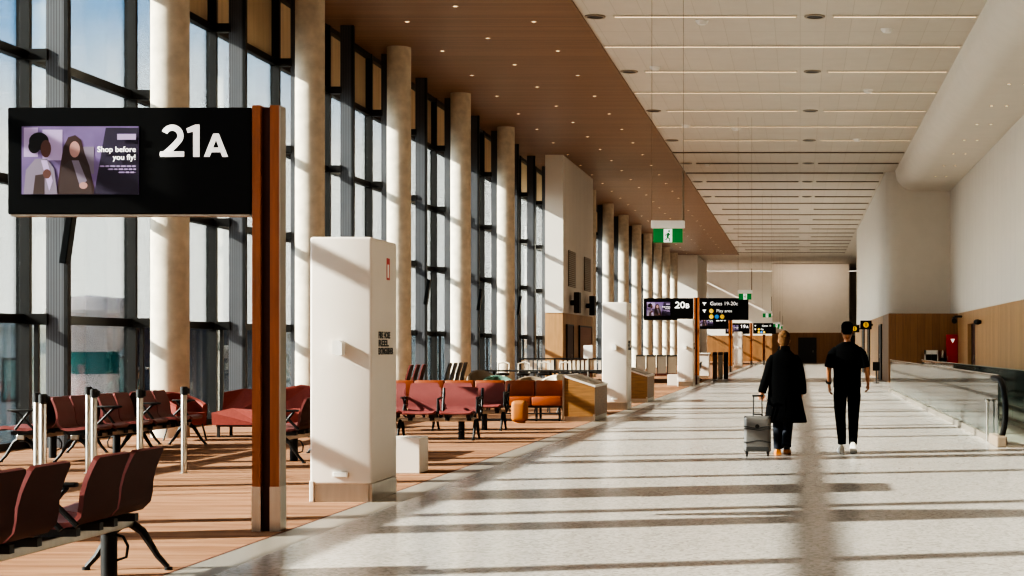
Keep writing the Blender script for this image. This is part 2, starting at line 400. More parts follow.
# ------------------------------------------------------------------ ceiling lamps
dl = MB().lathe([(.07, 0), (.07, -.012), (.045, -.012), (.045, 0)], n=14)
rim = dl.mesh('rim', ['lamp_trim'], True); lens = MB().cyl(0, 0, -.008, -.002, .045, 14).mesh('lens', ['downlight'])
def downlight(x, y, z, lb, g):
    t = thing('downlight', lb, 'ceiling light', (x, y, z), 0, g)
    for nm, me in (('rim', rim), ('lens', lens)):
        o = bpy.data.objects.new(nm, me); C.objects.link(o); o.parent = t
for X, y0, lb, g in ((-9.15, 40.75, 'small round warm downlight in the timber ceiling, row nearest the windows', 'downlights nearest the windows'),
                  (-7.66, 38.9, 'small round warm downlight in the timber ceiling, middle row', 'middle row of downlights'),
                  (-6.2, 40.75, 'small round warm downlight in the timber ceiling, row nearest the white ceiling', 'downlights nearest the white ceiling')):
    for i in range(26):
        y = y0+MOD*i
        if y < 142: downlight(X, y, CEIL, lb, g)
for i in range(7):
    for X in (5.36, 5.78):
        downlight(X, 44.9+4.05*i, 8.2, 'small round downlight in the soffit of the white bulkhead', 'bulkhead downlights')
def strip_light(x0, x1, y, lb, on):
    t = thing('ceiling_strip_light', lb, 'ceiling light', ((x0+x1)/2, y, CEIL+.04), 0, 'strip lights across the white ceiling')
    L = (x1-x0)/2
    MB().box(-L-.03, L+.03, -.09, -.05, -.03, .0).box(-L-.03, L+.03, .05, .09, -.03, .0).box(-L-.03, -L, -.05, .05, -.03, 0).box(L, L+.03, -.05, .05, -.03, 0).build('housing', 'lamp_trim' if on else 'taupe', t)
    MB().box(-L, L, -.05, .05, -.02, -.004).build('diffuser', 'strip' if on else 'strip_off', t)
def air_vent(x, y, lb):
    t = thing('ceiling_vent', lb, 'vent', (x, y, CEIL+.04), 0, 'round air vents in the white ceiling')
    MB().lathe([(.24, 0), (.24, -.03), (.19, -.03), (.19, 0)], n=20).build('rim', 'steel_soft', t, True)
    MB().cyl(0, 0, -.02, -.004, .19, 20).build('core', 'char', t)
for i in range(27):
    y = 40.3+MOD*i
    if y > 143: break
    on = y < 66
    if i % 2 == 0:
        strip_light(-4.27, -.1, y, 'left half of the split ceiling strip light, %s row away' % ORD[i], on)
        strip_light(.78, 4.05 if y < 76 else 3.6, y, 'right half of the split ceiling strip light, %s row away' % ORD[i], on)
        if y < 90:
            air_vent(-4.72, y, 'round dark ceiling vent beside the timber edge, in strip light row %s from the viewer' % ORD[i])
            air_vent(.34, y, 'round dark ceiling vent between the two strip halves of the %s row' % ORD[i])
    else:
        strip_light(-4.95, 4.05 if y < 76 else 3.6, y, 'unbroken ceiling strip light across the hall, %s row away' % ORD[i], on)
dets = [(887,29,'to the right in the nearest panels'), (702,18,'in the nearest strip light row'), (868,90,'right of centre in the fourth bay'), (655,67,'near the timber edge in the third bay'),
        (686,125,'at the left in the sixth bay'), (736,128,'left of centre in the sixth bay'), (857,139,'at the right in the seventh bay'), (707,164,'at the left in the ninth bay')]
for x, yp, w_ in dets:
    D = (CEIL+.04-EYE)*F/(CY-yp)
    if (x, yp) == (702, 18): D += .35
    o = MB().lathe([(.0, -.09), (.09, -.09), (.13, -.05), (.16, -.0)], n=20).build('smoke_detector', 'white_plastic', None, True, ((x-CX)*D/F, D, CEIL+.04))
    tag(o, 'round white smoke detector on the pale ceiling, '+w_, 'smoke detector')

# ------------------------------------------------------------------ gate signs on rust posts
def screen(par, x0, x1, z0, z1, y):
    """advert: two women, left one with dark up-do, right one long hair; y = front plane of the sign"""
    s = MB().box(x0, x1, y-.012, y+.002, z0, z1).build('screen', 'scr_bg', par)
    W, H = x1-x0, z1-z0
    def pt(u, v): return (x0+u*W, z0+v*H)
    p = MB(); lay = [0]
    def poly(pts, m, up=True):
        lay[0] += 1; yy = y-.0125-.0004*lay[0]
        p.add([(pt(u, v)[0], yy, pt(u, v)[1]) for u, v in pts], [tuple(range(len(pts)))], m)
    def oval(u, v, ru, rv, m, n=18): poly([(u+ru*math.cos(2*math.pi*i/n), v+rv*math.sin(2*math.pi*i/n)) for i in range(n)], m)
    poly([(.62,0),(1,0),(1,.98),(.72,.98)], 0)
    poly([(.02,.55),(.14,.55),(.14,.98),(.02,.98)], 7); poly([(.18,.5),(.35,.5),(.35,.95),(.18,.95)], 7); poly([(.5,.3),(.62,.3),(.62,.7),(.5,.7)], 5)
    # right woman: long brown hair, brown coat
    poly([(.30,.0),(.33,.4),(.36,.7),(.40,.84),(.46,.87),(.51,.8),(.54,.6),(.58,.42),(.62,.1),(.62,0)], 2)
    oval(.455,.66,.045,.12,4)
    poly([(.32,.0),(.34,.38),(.41,.5),(.5,.5),(.58,.38),(.61,0)], 6); poly([(.43,.5),(.49,.5),(.56,.2),(.5,.12)], 5)
    oval(.53,.13,.035,.05,4)
    # left woman: dark up-do, grey coat
    oval(.15,.78,.085,.13,1); oval(.11,.7,.05,.1,1)
    oval(.21,.67,.045,.13,3)
    poly([(.02,0),(.04,.36),(.12,.52),(.22,.52),(.28,.38),(.31,0)], 5); poly([(.1,.0),(.12,.28),(.2,.3),(.2,0)], 6); poly([(.17,.5),(.22,.5),(.27,.2),(.24,.05)], 7)
    oval(.22,.3,.035,.07,3)
    p.build('advert_picture', ['scr_dark','scr_hair','scr_hair2','scr_face','scr_face2','scr_coat','scr_coat2','scr_pale'], s)
    tx = x0+.985*W
    text_obj('advert_heading', 'Shop before\nyou fly!', .115*H, (tx, y-.03, z0+.62*H), FACE, 'white_text', s, 'RIGHT', .012, .001)
    for r, (ln, v) in enumerate(((.32,.40),(.25,.355),(.16,.31))):
        q = MB(); u = 1-ln
        q.box(x0+(u-.01)*W, x0+.985*W, y-.0275, y-.027, z0+(v+.008)*H, z0+(v+.013)*H)
        while u < .97:
            wl = random.uniform(.025, .05); q.box(x0+u*W, x0+min(.985,u+wl)*W, y-.03, y-.0275, z0+v*H, z0+(v+.022)*H); u += wl+.012
        q.build('advert_small_print', 'scr_pale', s)
    MB().box(x0+.825*W, x0+.985*W, y-.03, y-.028, z0+.80*H, z0+.885*H).build('advert_badge', 'scr_pale', s)

def sign_post(loc, label, zt=3.36):
    t = thing('sign_post', label, 'post', loc)
    # H-shaped timber post, local x 0..0.21
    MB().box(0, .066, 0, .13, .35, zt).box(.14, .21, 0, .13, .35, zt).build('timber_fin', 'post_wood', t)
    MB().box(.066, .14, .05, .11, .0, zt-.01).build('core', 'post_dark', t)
    MB().box(.212, .222, .0, .15, .35, zt).build('side_plate', 'steel_soft', t)
    MB().box(-.004, .068, -.004, .134, 0, .352).box(.138, .224, -.004, .155, 0, .352).build('steel_foot', 'steel', t)
    return t
def numeral(par, ch, x, z, h):
    b = MB(); Y = -.004
    def stroke(pts, w):
        pts = [Vector(p) for p in pts]; Lf, Rt = [], []
        for i, p in enumerate(pts):
            d = (pts[min(i+1, len(pts)-1)]-pts[max(i-1, 0)]).normalized(); nn = Vector((-d.y, d.x))*w/2
            Lf.append(p+nn); Rt.append(p-nn)
        for i in range(len(pts)-1):
            b.add([(x+q.x*h, Y-.0001*(i % 2), z+q.y*h) for q in (Lf[i], Lf[i+1], Rt[i+1], Rt[i])], [(0,1,2,3)])
    def pg(pts): b.add([(x+u*h, Y-.0008-.0004*len(b.f), z+v*h) for u, v in pts], [tuple(range(len(pts)))])
    if ch == '2':
        arc = [(.36+.255*math.cos(math.radians(a)), .655+.25*math.sin(math.radians(a))) for a in range(158, -40, -11)]
        stroke(arc+[(.45,.38),(.30,.235),(.10,.06)], .19); pg([(.0,0),(.74,0),(.74,.17),(.0,.17),(-.02,.08)])
    elif ch == '1': pg([(.20,0),(.40,0),(.40,1.0),(.27,1.0),(-.01,.88),(.03,.74),(.20,.78)])
    elif ch == '0': stroke([(.38+.28*math.cos(math.radians(a)), .5+.41*math.sin(math.radians(a))) for a in range(0, 361, 12)], .19)
    elif ch == '9': stroke([(.36+.24*math.cos(math.radians(a)), .67+.24*math.sin(math.radians(a))) for a in range(0, 361, 15)], .18); stroke([(.6,.66),(.56,.4),(.4,.16),(.16,.08)], .18)
    elif ch == 'A': pg([(0,0),(.25,0),(.52,.72),(.62,1.0),(.40,1.0)]); pg([(1.04,0),(.79,0),(.52,.72),(.42,1.0),(.64,1.0)]); pg([(.25,.2),(.80,.2),(.74,.4),(.31,.4)])
    elif ch == 'B':
        pg([(0,0),(.24,0),(.24,1),(0,1)]); stroke([(.12,.9),(.42,.9),(.55,.83),(.58,.73),(.52,.6),(.40,.54),(.12,.54)], .19); stroke([(.12,.54),(.46,.54),(.62,.44),(.64,.3),(.58,.16),(.44,.095),(.12,.095)], .19)
    else: stroke([(.46+.36*math.cos(math.radians(a)), .5+.41*math.sin(math.radians(a))) for a in range(48, 316, 12)], .2)
    return b.build('gate_numeral', 'white_text', par)
def gate_sign(loc, num, letter, label, W=1.89, zb=2.495, zt=3.335):
    W = 1.915
    t = thing('gate_sign', label, 'sign', loc)
    MB().rbox(-W, 0, 0, .13, zb, zt, .008).build('cabinet', 'black', t)
    MB().box(-W+.02, -.02, .01, .12, zb-.015, zb).build('lower_edge', 'steel_soft', t)
    screen(t, -W+.115, -W+1.035, zb+.155, zb+.69, 0)
    numeral(t, num[0], -W+1.205, zb+.45, .255); numeral(t, num[1], -W+1.41, zb+.45, .255); numeral(t, letter, -W+(1.545 if num[1] == '1' else 1.63), zb+.45, .185)
    return t
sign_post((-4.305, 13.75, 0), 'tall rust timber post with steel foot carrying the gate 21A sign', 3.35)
gate_sign((-4.32, 13.77, 0), '21', 'A', 'large black gate sign reading 21A with an advert screen')
def dir_sign(loc, W, label, lines):
    t = thing('direction_sign', label, 'sign', loc)
    MB().rbox(0, W, 0, .13, 2.49, 3.335, .008).build('cabinet', 'black', t)
    for (s, x, z, sz) in lines: text_obj('lettering', s, sz, (x, -.004, z), FACE, 'white_text', t, 'LEFT', .005, .002)
    a = MB()
    for z in (3.08, 2.80): a.add([(.1,-.004,z+.09),(.26,-.004,z+.09),(.18,-.004,z)], [(0,1,2)], 0); a.box(.165,.195,-.004,-.003,z-.03,z+.05)
    a.build('arrow', 'white_text', t)
    for x, z, m in ((.45,2.84,'yellow'),(.45,2.62,'yellow'),(.66,2.62,'blue'),(.87,2.62,'yellow')):
        d = MB().cyl(0,0,0,.004,.085,18); o = d.build('symbol_disc', m, t); o.location = (x,-.001,z); o.rotation_euler = FACE
    return t
sign_post((-4.10, 67.5, 0), 'rust timber post between the gate 20B sign and the gate directory')
gate_sign((-4.12, 67.52, 0), '20', 'B', 'black gate sign reading 20B with an advert screen, in the middle distance')
dir_sign((-3.87, 67.52, 0), 1.88, 'black directory sign with arrows and yellow and blue discs right of gate 20B', [('Gates 19-20c', .4, 3.06, .2), ('Play area', .64, 2.79, .17)])
sign_post((-4.12, 101, 0), 'rust timber post behind the directory sign beside the grey kiosks')
gate_sign((-4.13, 101.02, 0), '20', 'C', 'black gate sign just below the directory sign, partly hidden')
sign_post((-3.95, 138, 0), 'farthest full rust timber post between two small black signs')
gate_sign((-3.97, 138.02, 0), '19', 'A', 'small far black gate sign left of the farthest rust post')
dir_sign((-3.70, 138.02, 0), 1.8, 'small far black directory sign left of the woman\'s head', [('Gates 19', .7, 3.06, .2), ('Pay', .6, 2.79, .17)])
sign_post((-3.05, 143, 0), 'thin far rust post under the farthest directory sign', 2.48)
# exit signs on rods
def exit_sign(x, D, label, z=3.0):
    t = thing('exit_sign', label, 'exit sign', (x, D, 0), 0, None)
    MB().rbox(-.24, .24, -.04, .04, z+.125, z+.235, .012).build('housing', 'white_plastic', t)
    p = MB().box(-.21, .21, -.015, .015, z-.08, z+.12).build('green_panel', 'exit_green', t)
    MB().box(-.06, .06, -.017, -.0155, z-.075, z+.115).build('white_field', 'white_text', p)
    q = MB(); Y = -.019
    def bar(ax, az, bx, bz, w):
        d = Vector((bx-ax, bz-az)).normalized(); nn = Vector((-d.y, d.x))*w/2
        q.add([(ax+nn.x, Y, z+az+nn.y), (bx+nn.x, Y, z+bz+nn.y), (bx-nn.x, Y, z+bz-nn.y), (ax-nn.x, Y, z+az-nn.y)], [(0,1,2,3)])
    bar(.01,.06,-.005,-.0,.03); bar(-.005,0,.03,-.035,.016); bar(.03,-.035,.02,-.065,.014); bar(-.005,0,-.02,-.035,.016); bar(-.02,-.035,-.05,-.045,.014)
    bar(.01,.05,-.025,.04,.013); bar(-.025,.04,-.04,.015,.012); bar(.01,.05,.035,.025,.013)
    q.add([(.017+.015*math.cos(a), Y, z+.085+.015*math.sin(a)) for a in (2*math.pi*i/12 for i in range(12))], [tuple(range(12))])
    q.build('running_figure', 'exit_green', p)
    ct = CEIL+.05
    MB().tube([(-.23, 0, z+.23), (-.23, 0, ct)], .003, 6).build('rod', 'taupe', t)
    MB().tube([(.22, 0, z+.23), (.22, 0, z+.95)], .014, 8).tube([(.22, 0, z+.95), (.22, 0, ct)], .003, 6).build('rod', 'taupe', t)
exit_sign(-1.886, 25, 'nearest and largest green running figure exit sign hanging from rods', 3.02)
exit_sign(-1.82, 58, 'green exit sign hanging over the right end of the directory sign', 3.10)
exit_sign(-1.64, 87, 'green exit sign right of and below the one at the directory sign', 3.0)
exit_sign(-1.55, 116, 'small green exit sign just above left of the woman\'s head', 2.85)
exit_sign(-1.62, 141, 'tiny farthest green exit sign beside the far black signs', 3.0)

# ------------------------------------------------------------------ white service cabinets (square piers)
def service_pillar(loc, label, box_label=None):
    W, Dp, H = .58, 1.01, 2.48
    t = thing('service_cabinet', label, 'cabinet', loc, 0, 'white service cabinets along the carpet edge')
    # local x -W..0, y 0..Dp
    b = MB(); r = .03
    b.rbox(-W, 0, 0, Dp, .165, H, .025, 0, 3); b.build('body', 'cabinet', t, True)
    MB().box(-W+.045, -.0, .012, Dp-.01, 0, .17).build('steel_plinth', 'steel', t)
    MB().rbox(-W-.005, -W+.04, -.006, .05, 0, .2, .01).build('corner_post', 'cabinet', t)
    MB().box(-.055, -.03, -.004, .03, 0, .17).build('plinth_edge', 'steel', t)
    MB().prism([(-W+.24,1.39),(-W+.30,1.37),(-W+.33,1.38),(-W+.33,1.49),(-W+.30,1.51),(-W+.24,1.51)], 1, -.12, 0).build('camera_housing', 'white_plastic', t)
    MB().rbox(-W+.22, -W+.36, -.03, 0, .235, .285, .008).build('power_outlet', 'white_plastic', t)
    s = MB(); 
    for (y0, y1, z0, z1) in ((.58,.70,2.10,2.12),(.58,.70,2.29,2.31),(.58,.60,2.10,2.31),(.68,.70,2.10,2.31)): s.box(.001,.004,y0,y1,z0,z1)
    s.box(.001,.004,.60,.68,2.25,2.29)
    s.build('red_notice', 'red', t); MB().box(0,.002,.6,.68,2.12,2.25).build('notice_panel', 'white_plastic', t)
    for i, tx in enumerate(('FIRE HOSE', 'REEL', 'EXTINGUISHER')):
        o = text_obj('stencil_lettering', tx, .085, (.002, .25, 1.535-.077*i), (math.pi/2, 0, math.pi/2), 'black_matte', t, 'LEFT', .04, .001, (1.2, 2.3, 1.02)[i])
    return t
p0 = service_pillar((-4.0, 16.35, 0), 'nearest tall white service cabinet with steel plinth beside the rust sign post')
dup(p0, (-3.98, 40.3, 0), 0, 'tall white service cabinet between two timber desks in the middle distance')
dup(p0, (-3.92, 64.3, 0), 0, 'tall white service cabinet below the gate 20B sign')
dup(p0, (-3.9, 118, 0), 0, 'small far white service cabinet below the far gate sign')
def white_plinth(loc, label, W=.75, L=.46, H=.41):
    t = tag(MB().rbox(-W, 0, 0, L, 0, H, .008).build('white_plinth', 'cabinet', None, False, loc), label, 'plinth'); return t
white_plinth((-4.355, 20.04, 0), 'low white box on the carpet behind the nearest white cabinet')
white_plinth((-4.25, 66.0, 0), 'low white box on the carpet behind the cabinet under gate 20B', .75)

# ------------------------------------------------------------------ beam seating
def seat_mesh(wid, front, back, high=0.0, nm='seat'):
    """one moulded seat: local x = depth (faces -x), y = width centred on 0"""
    prof = [(-.29,.415),(-.27,.44),(-.2,.452),(-.05,.43),(.08,.42),(.15,.435),(.19,.475),(.2,.53),(.205,.60),(.225,.68),(.25,.745),(.275,.80),(.282,.818)]
    wd = [.86,.96,1,1,1,1,1,1,.985,.97,.95,.93,.84]
    if high: prof = [(x+max(0,(z-.5))*.12, z if z < .5 else .5+(z-.5)*(1+high/.32)) for x, z in prof]
    th = .028; n = len(prof); outs = []
    for i, (x, z) in enumerate(prof):
        a = prof[max(0,i-1)]; c = prof[min(n-1,i+1)]; d = Vector((c[0]-a[0], c[1]-a[1])).normalized(); nn = Vector((d.y, -d.x))
        outs.append((x+nn.x*th, z+nn.y*th))
    b = MB(); ny = 8; fr, bk = [], []
    for i in range(n):
        w = wid*wd[i]/2
        ys = [-w+2*w*j/ny for j in range(ny+1)]
        fr.append([(prof[i][0]-.0, yv, prof[i][1]+(.012*((yv/w)**2) if i < 5 else 0)) for yv in ys])
        bk.append([(outs[i][0], yv, outs[i][1]) for yv in ys])
    vs = [p for r in fr for p in r]+[p for r in bk for p in r]; m = ny+1; o = n*m
    fs = []; mi = []
    for i in range(n-1):
        for j in range(ny):
            q = i*m+j
            fs.append((q, q+1, q+m+1, q+m)); mi.append(0); fs.append((o+q, o+q+m, o+q+m+1, o+q+1)); mi.append(1)
        fs.append((i*m, (i+1)*m, o+(i+1)*m, o+i*m)); mi.append(2); q = i*m+ny; fs.append((q, o+q, o+q+m, q+m)); mi.append(2)
    for j in range(ny):
        fs.append((j, o+j, o+j+1, j+1)); mi.append(2); q = (n-1)*m+j; fs.append((q, q+1, o+q+1, o+q)); mi.append(2)
    b.v = vs; b.f = fs; b.m = mi
    return b.mesh(nm, [front, back, front], True)
def leg_mesh(sgn):
    """half of the A-shaped foot"""
    return MB().tube([(.03*sgn,0,.30),(.1*sgn,0,.25),(.2*sgn,0,.09),(.265*sgn,0,.02)], .02, 8, 0, [.03,.028,.02,.017]).cyl(.268*sgn, 0, 0, .02, .026, 10).mesh('leg', ['black_matte'], True)
LEGS = [leg_mesh(-1), leg_mesh(1)]
def arm_mesh():
    b = MB()
    b.tube([(.12,0,.42),(-.1,0,.64),(-.16,0,.655)], .017, 8); b.tube([(-.12,0,.42),(.02,0,.60),(.06,0,.645)], .017, 8)
    b.rbox(-.21, .12, -.03, .03, .645, .672, .01)
    return b.mesh('armrest', ['black_matte'], True)
ARM = arm_mesh()
def add(nm, me, par, loc=(0,0,0), rz=0):
    o = bpy.data.objects.new(nm, me); C.objects.link(o); o.parent = par; o.location = loc; o.rotation_euler = (0,0,rz); return o
SEATS = {}
BRK = MB().box(-.14, .16, -.03, .03, .345, .392).cyl(-.06, 0, .3, .39, .035, 10).mesh('seat_bracket', ['char'])
def bench(loc, rz, seats, arms, feet, label, cat_front='red_leather', cat_back='red_back', high=0.0, pedestals=(), ends=(), group='beam seating benches'):
    t = thing('beam_bench', label, 'bench', loc, rz, group)
    key = (cat_front, high)
    if key not in SEATS: SEATS[key] = seat_mesh(.36 if high else .53, cat_front, cat_back, high)
    for y in seats: add('seat', SEATS[key], t, (0, y, 0))
    y0, y1 = min(seats)-.25, max(seats)+.25
    b = MB().rbox(-.05, .05, min(y0, min(feet)), max(y1, max(feet)), .285, .345, .008)
    b.build('beam', 'steel', t)
    for y in seats:
        for d in (-.17, .17): add('seat_bracket', BRK, t, (0, y+d, 0))
    for y in feet:
        for k in (0, 1): add('leg', LEGS[k], t, (0, y, 0))
    for y in arms: add('armrest', ARM, t, (.1, y, 0))
    for y in ends:
        MB().tube([(-.22,y,.42),(-.2,y,.64),(.1,y,.655)], .018, 8).tube([(.0,y,.32),(.17,y,.42),(.22,y,.6),(.28,y,.80)], .02, 8).tube([(-.2,y,.64),(.02,y,.32)], .016, 8).build('end_frame', 'black_matte', t, True)
    for y in pedestals:
        MB().cyl(0, y, 0, .285, .05, 16).build('power_pedestal', 'black_matte', t, True)
        MB().tube([(.05, y, .26), (.09, y, .25), (.12, y, .19), (.11, y, .12), (.05, y, .1)], .009, 6).build('cable_loop', 'black_matte', t, True)
    return t
bench((-4.375, 0, 0), 0, [8.42, 8.97, 9.53, 10.39, 10.95], [9.84, 10.06, 8.1], [8.3, 11.38], 'dark red leather bench in the lower left corner, seen from behind', pedestals=[11.08])
bench((-9.78, 0, 0), 0, [22.2, 22.75, 23.62, 24.18, 25.05, 25.6], [21.85, 23.2, 24.6, 26.0], [22.0, 24.0, 26.0], 'maroon bench facing the windows, back to back beside the silver posts', pedestals=[22.9])
bench((-9.1, 48.1, 0), math.pi, [48.1-v for v in (22.2, 22.75, 23.62, 24.18, 25.05, 25.6)], [48.1-v for v in (23.2, 24.6, 26.0)], [48.1-22.0, 48.1-24.0, 48.1-26.0], 'maroon bench facing the walkway, back to back beside the silver posts', pedestals=[48.1-23.3])
bench((-6.45, 0, 0), 0, [22.05, 22.6, 23.2, 23.75], [21.75, 24.1], [21.8, 23.9], 'dusky red bench half hidden behind the nearest white cabinet, seen end on', pedestals=[22.3])
bench((-5.05, 27.4, 0), math.pi/2, [.29, .87, 1.45, 2.03], [-.02, 1.16, 2.35], [.02, 1.2, 2.3], 'dusky red bench facing the viewer, right of the nearest white cabinet', pedestals=[.25], ends=[-.03, .58])
bench((-5.15, 30.5, 0), math.pi/2, [.29, .87, 1.45, 2.03], [-.02, 1.16, 2.35], [.02, 1.2, 2.3], 'dusky red bench facing the viewer, second one, left of the orange ottoman', pedestals=[.35], ends=[-.03])
bench((-8.1, 0, 0), 0, [35.0, 35.6, 36.2], [35.3, 36.5], [34.9, 36.4], 'high backed maroon bench seen sideways beyond the red benches', 'red_leather', 'red_back', .28)
bench((-8.1, 0, 0), 0, [38.9, 39.5, 40.1, 40.7], [38.6, 41], [38.8, 40.9], 'high backed black bench seen sideways beside the maroon one', 'seat_black', 'seat_black', .28)

# ------------------------------------------------------------------ silver queue posts
def queue_post():
    t = thing('queue_post', '', 'post')
    MB().lathe([(.033,0),(.033,.90),(.03,.905)], n=16).build('tube', 'steel', t, True)
    MB().lathe([(.05,0),(.05,.006),(.037,.012)], n=16).build('floor_collar', 'steel', t, True)
    MB().lathe([(.034,.90),(.041,.905),(.041,.985),(.03,.995)], n=16).rbox(.03,.06,-.02,.02,.915,.975,.005).build('belt_head', 'black_matte', t, True)
    return t
qp = queue_post()
Q = [(184,20.1,'silver queue post standing clear on the carpet, rightmost of the row'), (140,18.9,'silver queue post with black head between the right pair of maroon seats'),
     (88.5,20.1,'silver queue post, left one of the close pair over the maroon bench'), (94,19.0,'silver queue post, right one of the close pair over the maroon bench'),
     (37,17.4,'silver queue post nearest the left edge of the photo'), (43,16.9,'silver queue post touching right of the leftmost one')]
for i, (px, D, lb) in enumerate(Q):
    l = ((px-CX)*D/F, D, 0)
    if i == 0: qp.location = l; qp['label'] = lb; qp['group'] = 'silver queue posts'
    else: dup(qp, l, 0, lb, 'silver queue posts')

# ------------------------------------------------------------------ lounge furniture
def lounge_sofa(loc, rz, label, n=3, W=.82):
    t = thing('lounge_sofa', label, 'sofa', loc, rz, 'faceted dusty red lounge sofas')
    # faces -y; modules side by side with folded, faceted backs
    for i in range(n):
        x0 = i*W+.01; x1 = (i+1)*W-.01; xm = x0+(x1-x0)*(.62 if i % 2 else .38)
        b = MB()
        vs = [(x0,0,.2),(x1,0,.2),(x1,.75,.2),(x0,.75,.2),(x0,-.02,.40),(x1,-.02,.40),(x1,.55,.42),(x0,.55,.42),(xm,.05,.47),(xm,.52,.44)]
        b.add(vs, [(3,2,1,0),(0,1,5,8,4),(1,2,6,5),(2,3,7,9,6),(3,0,4,7),(4,8,9,7),(8,5,6,9)])
        b.build('seat_cushion', 'salmon', t)
        c = MB(); zt = .74+.03*(i % 2)
        vs = [(x0,.5,.40),(xm,.44,.42),(x1,.5,.40),(x0,.60,zt-.03),(xm,.70,zt+.03),(x1,.60,zt-.03),(x0,.82,.2),(x1,.82,.2),(x0,.80,zt-.05),(x1,.80,zt-.05),(x0,.5,.2),(x1,.5,.2)]
        c.add(vs, [(0,1,4,3),(1,2,5,4),(3,4,8),(4,9,8),(4,5,9),(6,7,9,8),(0,3,8,6,10),(2,11,7,9,5),(10,6,7,11),(10,11,2,1,0)])
        c.build('backrest', 'salmon', t)
        MB().box(x0+.05,x1-.05,.05,.75,.17,.2).build('base_rail', 'char', t)
        for lx in (x0+.08, x1-.08):
            for ly in (.08, .7): MB().box(lx-.02,lx+.02,ly-.02,ly+.02,0,.17).build('leg', 'char', t)
    return t
lounge_sofa((-9.42, 28.0, 0), 0, 'faceted dusty red lounge sofa partly behind the rust sign post', 2)
lounge_sofa((-9.35, 31.0, 0), 0, 'faceted dusty red lounge sofa farther back behind the other', 2)
def armchair(loc, rz, label, m, H=.76, group='rounded tub chairs'):
    t = thing('tub_chair', label, 'chair', loc, rz, group)
    # faces -y; shell wraps round
    out = []; N = 15
    rings = []
    for j in range(N):
        a = math.radians(-20+220*j/(N-1)); hh = .56+(H-.56)*max(0, math.sin(math.radians(180*j/(N-1))))
        c, s_ = math.cos(a), math.sin(a)
        rings.append([(.36*c,.34*s_,.22),(.375*c,.36*s_,hh-.03),(.35*c,.335*s_,hh),(.30*c,.29*s_,hh-.02),(.28*c,.27*s_,.3)])
    MB().loft(rings).build('shell', m, t, True)
    MB().lathe([(.0,.26),(.29,.26),(.31,.33),(.29,.43),(.0,.45)], n=18).build('seat_cushion', m, t, True)
    for sx in (-.2, .2):
        for sy in (-.18, .2): MB().tube([(sx*1.15,sy*1.15,0),(sx*.9,sy*.9,.27)], .014, 6).build('leg', 'char', t)
    return t
armchair((-9.55, 27.2, 0), 1.2, 'dusty red tub chair at the far end of the back to back benches', 'salmon', .75)
armchair((-6.9, 40.0, 0), .3, 'white and green tub chair behind the red benches', 'green', .80)
armchair((-6.15, 40.0, 0), .2, 'taupe tub chair behind the orange sofa', 'taupe', .78)
armchair((-5.55, 38.6, 0), -.6, 'cream tub chair behind the right end of the orange sofa', 'cream', .84)
armchair((-4.95, 38.0, 0), .9, 'cream tub chair behind the slanted timber desk', 'cream', .86)
armchair((-7.6, 41.9, 0), .4, 'taupe tub chair beside the black high backed bench', 'taupe', .90)
# burnt orange banquette
t = thing('orange_sofa', 'burnt orange leather sofa with black legs beside the slanted timber desk', 'sofa', (-8.25, 34.15, 0))
W = 3.6; n = 6
for i in range(n):
    x0, x1_ = W*i/n+.006, W*(i+1)/n-.006
    MB().rbox(x0, x1_, .0, .56, .30, .48, .03).build('seat_cushion', 'orange', t, True)
    b = MB().rbox(x0, x1_, .52, .66, .44, .79, .03); b.build('back_cushion', 'orange', t, True)
MB().box(.02, W-.02, .05, .64, .26, .30).build('frame', 'char', t)
MB().box(.02, W-.02, .03, .06, .02, .05).box(.02, W-.02, .03, .06, .14, .165).build('front_rail', 'black_matte', t)
for x in (.05, .9, 1.8, 2.7, 3.1, W-.05):
    for y in (.07, .6): MB().box(x-.02, x+.02, y-.02, y+.02, 0, .26).build('leg', 'black_matte', t)
o = MB().rbox(-.15, .15, -.15, .15, .02, .43, .08, 0, 4).cyl(0, 0, 0, .03, .11, 14).build('ottoman', 'orange_light', None, True, (-5.35, 33.4, 0))
tag(o, 'rounded ochre ottoman in front of the orange sofa', 'ottoman')
# slanted timber desks
def desk(loc, L, label):
    t = thing('timber_desk', label, 'desk', loc, 0, 'slanted timber desks at the carpet edge')
    W = .6
    MB().prism([(-W,.10),(0,.10),(0,.67),(-W,.87)], 1, 0, L).build('timber_body', 'wood_desk', t)
    MB().prism([(-W-.02,.87),(.015,.665),(.015,.70),(-W-.02,.905)], 1, -.015, L+.015).build('white_top', 'cabinet', t)
    MB().prism([(-W+.05,.892),(-.05,.722),(-.05,.73),(-W+.05,.90)], 1, .08, L-.08).build('tray_recess', 'taupe', t)
    MB().box(-W+.02, -.005, .02, L-.02, 0, .10).build('steel_plinth', 'steel', t)
    MB().box(-W-.025, -W+.01, -.02, .03, 0, .9).build('steel_edge', 'steel', t)
    MB().box(-.03, .012, -.02, .02, 0, .14).build('corner_guard', 'steel', t)
    return t
d0 = desk((-3.99, 34.0, 0), 2.2, 'nearest timber desk with slanted white top beside the orange sofa')
dup(d0, (-3.99, 45.7, 0), 0, 'timber desk with slanted top just right of the second white cabinet')
# long dark cafe table
t = thing('cafe_table', 'long dark table behind the orange sofa and tub chairs', 'table', (-8.3, 46.0, 0))
MB().rbox(0, 3.4, 0, .7, .80, .84, .01).build('table_top', 'char', t)
for x in (.2, 1.7, 3.2): MB().box(x-.03, x+.03, .3, .4, 0, .8).build('leg', 'black_matte', t)
